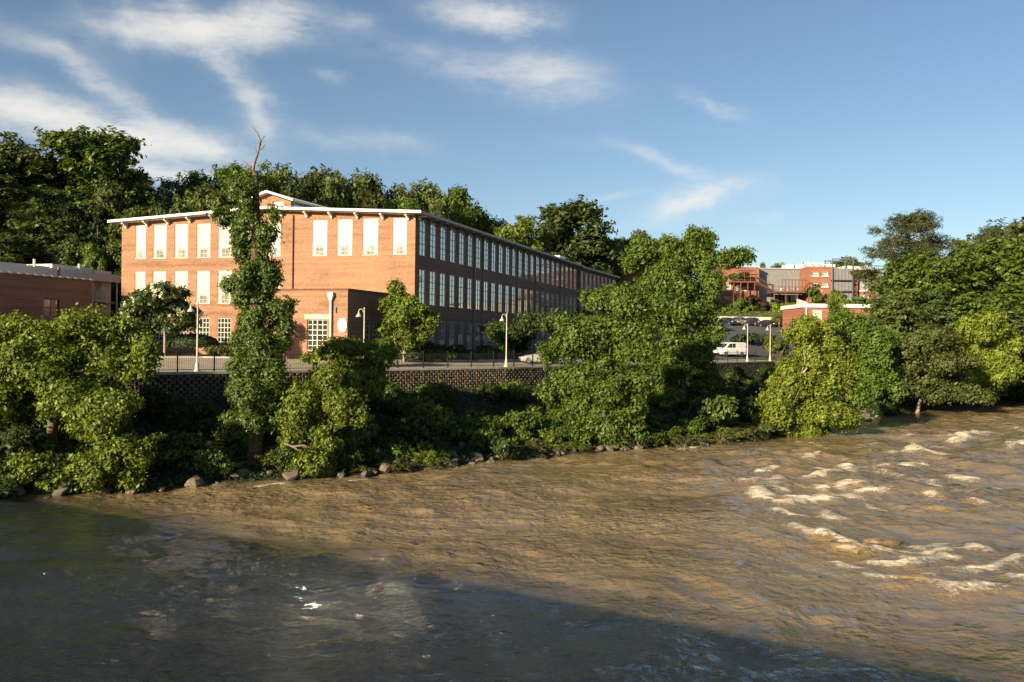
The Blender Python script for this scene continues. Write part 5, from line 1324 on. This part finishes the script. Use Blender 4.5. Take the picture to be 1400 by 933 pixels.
# ivy covered dead tree
def ivy_tree():
    Y = 51.5; loc = foot(348, Y)
    spec = [(350,620,34,26),(345,575,46,40),(346,530,42,40),(347,492,38,38),(352,462,40,34),(384,430,24,26),(350,425,36,30),(340,392,30,28),(365,375,24,28),(350,345,32,24),(326,318,18,18),(366,322,18,18),(310,300,15,9),(298,292,10,6),(338,288,18,20),(378,292,8,15),(334,262,20,16),(322,252,14,12),(345,246,12,10),(396,450,12,14)]
    spec = [(x+(348-x)*.12, y, rx*.93, ry*.98) for x, y, rx, ry in spec]
    T = tree('dead_tree', loc, px_lobes(loc, spec, Y, 6, 104, .95), 'dead tree smothered in ivy with bare forked top before the mill', None, 'leaf_ivy', 9500, 13, .18, .165, 104, 0)
    P = lambda x, y, d=0: tuple(pix(x, y, Y+d)-loc)
    mb = MB().tube([P(348, 650), P(348, 560), P(350, 460), P(349, 360), P(350, 280), P(349, 236)], [.55, .5, .42, .32, .22, .16], 9); inst('trunk', mb.mesh('trunk', M['bark'], True), T)
    d = MB().tube([P(349, 240), P(346, 232), P(348, 222), P(353, 208), P(356, 192), P(352, 182), P(346, 175), P(341, 170)], [.11, .10, .09, .075, .055, .038, .024, .012], 6)
    d.tube([P(355, 200), P(358, 190), P(362, 186)], [.06, .045, .02], 5); d.tube([P(354, 206), P(359, 203), P(362, 198)], [.05, .035, .02], 5); d.tube([P(347, 236), P(341, 228), P(334, 221), P(331, 219)], [.09, .07, .045, .02], 5)
    d.tube([P(392, 445), P(402, 452), P(411, 461)], [.05, .04, .02], 4); d.tube([P(351, 215), P(350, 205), P(347, 199)], [.03, .025, .01], 4)
    inst('dead_branch', d.mesh('dead_branch', M['dead_wood'], True), T)
ivy_tree()
riverside('riverside_tree', 430, 51.5, [(428,552,40,38),(452,520,30,24),(470,560,26,26),(408,598,20,22),(428,632,34,20),(395,570,18,26),(445,600,26,24),(400,540,18,20)], 'ivy draped bush reaching down to the water right of the dead tree', 'leaf_light', 2300, 13, .21, 105, .12, 7, twig_r=.24, cat='bush')
riverside('riverside_tree', 485, 58.5, [(478,474,40,9),(450,484,26,8),(515,488,26,9),(480,500,44,10),(455,514,28,9),(505,516,32,10),(425,490,18,5),(535,480,14,7),(490,532,38,12),(470,480,30,10)], 'low spreading tree with flat leafy tiers by the fence', 'leaf_light', 1500, 12, .22, 106, .12, 7, twig_r=.2, fork=.6)
riverside('riverside_tree', 835, 68, [(842,418,44,28),(790,458,38,28),(856,470,42,36),(768,518,32,28),(826,526,42,34),(796,575,36,26),(868,535,32,36),(752,484,18,16),(846,588,40,22),(815,448,30,24)], 'broad rounded green tree on the riverbank right of the silver sedan', 'leaf_mid', 3900, 13, .29, 107, .3, 9, twig_r=.34)
riverside('riverside_tree', 935, 82, [(930,356,28,30),(958,348,20,28),(903,375,28,26),(874,354,18,18),(958,400,28,34),(922,420,38,38),(1012,350,20,7),(992,358,20,7),(968,448,22,30),(886,402,26,28),(940,480,34,34),(962,510,20,28),(912,500,34,38),(948,325,9,12),(968,326,8,12),(915,338,10,12),(880,334,10,10)], 'tallest green tree on the riverbank with a long bough reaching right', 'leaf_mid', 4600, 13, .33, 108, .38, 8, twig_r=.38)
riverside('riverside_tree', 1050, 77, [(1108,478,40,28),(1132,515,38,30),(1085,522,34,30),(1122,560,42,24),(1150,574,22,13),(1072,565,26,22),(1102,450,30,15),(1148,485,24,22),(1060,545,20,20),(1100,590,36,12),(1155,520,16,20)], 'bright yellow green tree leaning out over the river', 'leaf_yellow', 2500, 13, .30, 109, .22, 7, 'bark_pale', .32, lean=(4.6, -.5, 7.5), nl=8)
riverside('riverside_tree', 1185, 101, [(1170,450,26,22),(1190,475,32,30),(1165,495,26,26),(1200,520,34,34),(1180,540,34,24),(1150,440,18,16)], 'light green bushy tree between the leaning tree and the dark downstream trees', 'leaf_mid', 1500, 13, .36, 110, .2, 7, twig_r=.36)
riverside('riverside_tree', 1255, 104, [(1262,470,50,30),(1290,500,44,30),(1235,505,38,34),(1275,540,48,22),(1310,530,30,20),(1330,540,24,14)], 'grey green tree with pale arching trunk leaning over the downstream water', 'leaf_olive', 1700, 13, .36, 111, .24, 7, 'bark_pale', .38, nl=12)
riverside('riverside_tree', 1345, 114, [(1345,445,34,20),(1362,470,34,26),(1335,475,30,24),(1370,500,30,28),(1345,510,30,22),(1325,455,18,16)], 'pale yellow green tree among the dark downstream trees', 'leaf_yellow', 1200, 13, .38, 112, .2, 7, twig_r=.38)
# ---- planting round the mill
def blossom_tree():
    T = riverside('flowering_tree', 226, 82, [(215,412,40,20),(188,432,24,20),(248,425,22,22),(212,440,46,18),(232,402,24,12),(180,445,14,12),(262,440,10,16)], 'round tree full of cream blossom in front of the mill facade', 'leaf_dark', 1150, 12, .32, 113, .16, 7, 'bark_pale', .3)
    rng = np.random.default_rng(5); loc = Vector(T.location)
    lob = px_lobes(loc, [(215,412,40,20),(188,432,24,20),(248,425,22,22),(212,440,46,18),(232,402,24,12),(180,445,14,12),(262,440,10,16)], 82, 7, 113)
    v, f = crown_arrays(rng, lob, 560, 9, .12, .27, .75, 1.2, .3, 1.0); inst('blossom', np_mesh('blossom', v, f, M['blossom']), T)
blossom_tree()
riverside('ornamental_tree', 553, 79.5, [(545,398,15,16),(552,425,28,22),(575,442,22,16),(535,424,18,16),(562,462,24,12),(530,452,14,10),(588,436,10,10)], 'young multi stemmed green tree at the corner of the mill', 'leaf_light', 1150, 12, .27, 114, .13, 7, 'bark_pale', .26, nl=14, fork=.1)
riverside('ornamental_tree', 341, 74, [(341,447,18,18),(348,430,12,12),(334,462,14,12)], 'slim plum leaved tree half hidden behind the ivy clad dead tree', 'leaf_plum', 420, 12, .22, 115, .09, 6, twig_r=.2)
riverside('ornamental_tree', 702, 93, [(690,452,26,14),(718,448,26,13),(735,442,24,12),(705,466,26,12),(760,440,26,14),(672,450,14,8)], 'dark spreading tree close against the shaded long mill wall', 'leaf_dark', 1100, 12, .32, 116, .16, 7, twig_r=.32)
riverside('ornamental_tree', 800, 112, [(790,440,26,16),(815,450,26,20),(775,448,18,12)], 'dark tree at the far end of the shaded mill wall', 'leaf_dark', 700, 12, .36, 117, .16, 6, twig_r=.34)
def shrub(name, px, py, rx, ry, Y, mat, label, seed, leaf=.14, twigs=420, per=12, k=6, group=None, tr=.13):
    loc = foot(px, Y); lob = px_lobes(loc, [(px, py, rx, ry, 0)], Y, k, seed, .9); T = thing(name, loc, label, 'shrub', group); rng = np.random.default_rng(seed)
    v, f = crown_arrays(rng, lob, twigs, per, tr, leaf, .6, .5, .4, .8); v[:, 2] = np.maximum(v[:, 2], .02); inst('foliage', np_mesh('foliage', v, f, M[mat]), T)
    mb = MB(); rr3 = random.Random(seed)
    for c, r in rr3.sample(lob, min(6, len(lob))): mb.tube([(0, 0, -.1), (c[0]*.5, c[1]*.5, max(.1, c[2]*.6)), tuple(c)], [.05, .035, .015], 4)
    inst('stem', mb.mesh('stem', M['bark']), T); return T
def dome(px, py, rx, ry, Y, mat, label, seed, n=9000, leaf=.13):
    loc = foot(px, Y); T = thing('clipped_bush', loc, label, 'shrub'); rng = np.random.default_rng(seed); c = pix(px, py, Y)-loc; r = np.array([rx, rx*.8, ry])*Y/F
    d = rdir(rng, n); d[:, 2] = np.abs(d[:, 2])*1.0-.25*(rng.random(n)); d /= np.linalg.norm(d, axis=1, keepdims=True)
    bumpy = 1+.05*np.sin(d[:, :1]*9+1)*np.cos(d[:, 1:2]*8)+rng.normal(size=(n, 1))*.018
    pos = np.array(c)+d*r*bumpy; pos[:, 2] = np.maximum(pos[:, 2], .05); v, f = leaf_arrays(rng, pos, d+rng.normal(size=(n, 3))*.45, leaf, .7); inst('foliage', np_mesh('foliage', v, f, M[mat]), T)
    inst('stem', MB().tube([(0, 0, -.1), tuple(np.array(c)*.9)], [.12, .05], 6).mesh('stem', M['bark']), T)
dome(264, 473, 35, 16, 84, 'leaf_box', 'clipped dark dome bush under the blossom tree', 201)
shrub('loose_shrub', 300, 483, 26, 9, 81, 'leaf_olive', 'loose olive shrub right of the clipped dome bush', 202, .18, 500)
shrub('loose_shrub', 505, 481, 34, 14, 73, 'leaf_mid', 'rounded green shrub below the annex side wall', 203, .18, 620)
shrub('loose_shrub', 520, 474, 22, 10, 74, 'leaf_light', 'light green rounded shrub left of the young corner tree', 204, .18, 400)
for i, (px, py, rx, ry, Y, m, lab) in enumerate(((598,478,18,9,85,'leaf_dark','dark shrub against the mill wall right of the corner tree'),(585,487,12,6,82,'leaf_olive','low olive shrub at the edge of the mulch bed'),(608,487,14,6,82.5,'leaf_olive','low olive shrub in front of the dark wall shrubs'),
        (625,480,16,9,87,'leaf_dark','dark clipped hedge plant left of the mill downspout'),(665,482,20,8,88,'leaf_dark','long dark hedge plant right of the mill downspout'),(560,484,14,8,80,'leaf_dark','dark shrub at the foot of the young corner tree'),(640,486,20,6,86,'leaf_box','low dark hedge along the mill wall'),
        (790,478,30,14,100,'leaf_dark','dark shrub behind the silver sedan'),(1025,461,34,7,139,'leaf_box','long dark hedge across the middle of the parking lot'),(1040,416,26,13,205,'leaf_plum','purple brown shrub mass below the lower deck'),(1015,418,20,12,205,'leaf_mid','green shrub below the upper deck'),
        (1068,424,14,10,200,'leaf_light','light green shrub on the lawn beside the purple one'),(1000,428,22,6,200,'leaf_light','low pale hedge above the concrete wall'),(1115,402,16,14,240,'leaf_mid','green tree like shrub at the foot of the four windows'),(1148,408,12,8,238,'leaf_plum','reddish shrub at the foot of the stair tower'),
        (1067,440,10,7,172,'leaf_olive','straw coloured shrub at the end of the concrete wall'),(1090,458,26,12,140,'leaf_olive','grey green shrub mass below the brick hut'),(1065,470,20,16,118,'leaf_mid','green bush behind the lamp by the leaning tree'),(1175,412,20,5,235,'leaf_mid','low hedge on the roof terrace above the store'),
        (1183,373,22,3,246,'leaf_olive','vine trailing over the parapet of the right block'),(1008,378,16,5,247,'leaf_olive','climber hanging on the upper deck pergola'))):
    shrub('garden_shrub', px, py, rx, ry, Y, m, lab, 210+i, max(.18, Y*.003), 260)

# ---- bank: shrubs, ferns, creepers and leaf litter
def proto_shrub(seed, mat, n=5, leaf=.2, twigs=260):
    rng = np.random.default_rng(seed); big = [((rng.uniform(-.7, .7), rng.uniform(-.7, .7), rng.uniform(.35, 1.2)), (.6, .6, .5)) for _ in range(n)]
    v, f = crown_arrays(rng, sublobes(rng, big, 5), twigs, 11, .16, leaf, .6, .5, .4, .8); mb = MB()
    for c, r in big: mb.tube([(0, 0, -.1), (c[0]*.5, c[1]*.5, c[2]*.6), c], [.05, .035, .012], 4)
    return np_mesh('foliage', v, f, M[mat]), mb.mesh('stem', M['bark'])
def proto_frond(seed, mat, n=26, L=1.7):
    """clump of arching stems with paired leaflets"""
    rng = np.random.default_rng(seed); pos = []; nr = []; mb = MB()
    for i in range(n):
        a = rng.uniform(0, 6.28); l = L*rng.uniform(.6, 1.1); el = rng.uniform(.5, 1.3); pts = []
        for k in range(13):
            f = k/12; r = l*f*math.cos(el)*(1+.3*f); z = l*f*math.sin(el)-.55*l*f*f*f; pts.append((r*math.cos(a), r*math.sin(a), z))
            if k > 3:
                for s in (-1, 1): pos.append((pts[-1][0]-s*math.sin(a)*.12, pts[-1][1]+s*math.cos(a)*.12, z+rng.uniform(-.02, .02))); nr.append((rng.normal()*.3, rng.normal()*.3, 1))
        mb.tube(pts[::3], [.02, .016, .012, .008, .005], 3, cap=False)
    v, f = leaf_arrays(rng, np.array(pos), np.array(nr), .26, .32); return np_mesh('foliage', v, f, M[mat]), mb.mesh('stem', M['bark_pale'])
PS = [proto_shrub(1, 'leaf_mid'), proto_shrub(2, 'leaf_light'), proto_shrub(3, 'leaf_dark', 6), proto_shrub(4, 'leaf_ivy', 6)]; PF = [proto_frond(5, 'leaf_light'), proto_frond(6, 'leaf_olive', 34, 1.5)]
KS = ['mid green shrub on the riverbank', 'light green shrub on the riverbank', 'dark shrub on the riverbank', 'ivy mound on the riverbank']
rb = random.Random(31)
def put_bank(pr, a, u, s, name, label, group):
    c0, c1 = float(cw(a))-.6, float(ce(a)); p = ac(a, c0+(c1-c0)*u); T = thing(name, (p.x, p.y, Hf(p.x, p.y)-.05), label+' '+bank_place(p), 'shrub' if name == 'bank_shrub' else 'plant', group, rb.uniform(0, 6)); T.scale = (s, s, s*rb.uniform(.8, 1.15))
    inst('foliage', pr[0], T); inst('stem', pr[1], T)
for i in range(190):
    a = rb.uniform(-6, 104) if i < 150 else rb.uniform(30, 58); u = rb.uniform(.05, .98); k = rb.choices((0, 1, 2, 3), (.28, .06+.2*(u > .8), .5, .16))[0]
    px = None; s = rb.uniform(.6, 1.35)*(1.25 if a > 62 else 1.0); s *= .75 if u > .85 or u < .15 else 1
    put_bank(PS[k], a, u, s, 'bank_shrub', KS[k], 'shrubs on the riverbank')
for i in range(60):
    a = rb.uniform(30, 75) if i < 40 else rb.uniform(0, 100); u = rb.uniform(.55, 1.0)
    put_bank(PF[i % 2], a, u, rb.uniform(.6, 1.2), 'frond_plant', 'arching feathery leaved plant', 'feathery plants near the waterline')
def at_px(px, py, pr, s, name, label, group=None):
    # bank point under a photo pixel: march along the ray
    d = CR @ Vector(((px-700)/F, -(py-466.5)/F, -1)); Y = 35.0
    while Y < 140:
        q = Vector((d.x/d.y*Y, Y, CAMZ+d.z/d.y*Y))
        if q.z < Hf(q.x, q.y): break
        Y += .15
    T = thing(name, (q.x, q.y, Hf(q.x, q.y)-.05), label+' '+bank_place(q), 'plant' if name == 'frond_plant' else 'shrub', group, px); T.scale = (s, s, s); inst('foliage', pr[0], T); inst('stem', pr[1], T)
for px, py, s, k in ((680,592,1.5,0),(705,588,1.2,0),(660,602,1.1,1),(735,572,1.2,0),(765,598,1.0,0),(910,600,1.3,0),(890,608,1.1,0),(1000,602,1.3,0),(1020,598,1.4,1),(1035,592,1.4,0),(985,606,1.0,0),(1045,585,1.3,0)):
    at_px(px, py, PF[k], s, 'frond_plant', 'sunlit feathery plant at the water', 'sunlit feathery plants')
for px, py, s, k in ((585,628,.75,1),(560,630,.6,1),(605,630,.5,1),(715,610,.8,1),(740,600,.9,1),(760,612,.7,1),(790,608,.9,0),(820,608,.8,0),(850,604,.9,0),(880,602,.8,0),(655,606,.6,1),(700,612,.6,0),(535,630,.6,0),(505,632,.7,0),(940,595,1.0,0),(965,590,1.1,2),(480,640,.7,0),(385,640,.8,2),(300,640,.8,2),(255,630,.9,2),(1190,560,1.6,0),(1240,555,1.8,2),(1300,552,1.8,2),(1350,550,1.9,2),(1395,548,1.9,0)):
    at_px(px, py, PS[k], s, 'bank_shrub', KS[k].replace('on the riverbank', 'at the waterline'), 'shrubs at the waterline')
def creepers():
    rng = np.random.default_rng(77); n = 60000
    a = rng.uniform(-10, 110, n); u = rng.random(n)*.97; c0 = cw(a)-.35; c1 = ce(a); c = c0+(c1-c0)*u; keep = vnoise(a*.35, c*.35, 61)+.16*(1-u) > -.12; a, c, u = a[keep], c[keep], u[keep]
    x = a*AD.x+c*ND.x; y = a*AD.y+c*ND.y; z = H(x, y)+rng.random(len(x))**2*.4+.03; nr = rng.normal(size=(len(x), 3))*.55; nr[:, 2] += 1
    nr[:, :2] -= np.array([ND.x, ND.y])*.5
    v, f = leaf_arrays(rng, np.stack([x, y, z], 1), nr, .2, .6); o = inst('creeper_cover', np_mesh('creeper_cover', v, f, M['leaf_box']))  # dark leaf colour stands in for tree shade over the bank
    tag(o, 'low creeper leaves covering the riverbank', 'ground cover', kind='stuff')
    # grass and weeds: lawn under the decks and the slopes behind the lot
    n = 26000; x = rng.uniform(40, 110, n); y = rng.uniform(150, 248, n); t = (x*ND.x+y*ND.y)-cw(x*AD.x+y*AD.y); p = (x-C0.x)*SIDE.x+(y-C0.y)*SIDE.y; k = (t > 3) & (p > 119); x, y = x[k], y[k]
    nr = rng.normal(size=(len(x), 3)); nr[:, 2] *= .4; v, f = leaf_arrays(rng, np.stack([x, y, H(x, y)+.12], 1), nr, .5, .3); o = inst('lawn_grass', np_mesh('lawn_grass', v, f, M['lawn_leaf'])); tag(o, 'rough grass on the slope below the hilltop mill', 'grass', kind='stuff')
creepers()
# branch snagged in the bush and drift at the waterline
d0 = pix(392, 606, 50.3); mbd = MB().tube([tuple(pix(388, 606, 50.3)), tuple(pix(400, 611, 50)), tuple(pix(415, 609, 50)), tuple(pix(432, 616, 50.2))], [.05, .07, .06, .03], 6); mbd.tube([tuple(pix(400, 611, 50)), tuple(pix(412, 618, 49.9))], [.05, .02], 5)
tag(obj('dead_branch', mbd, M['dead_wood'], smooth=True), 'bare pale branch caught in the ivy draped bush', 'branch')
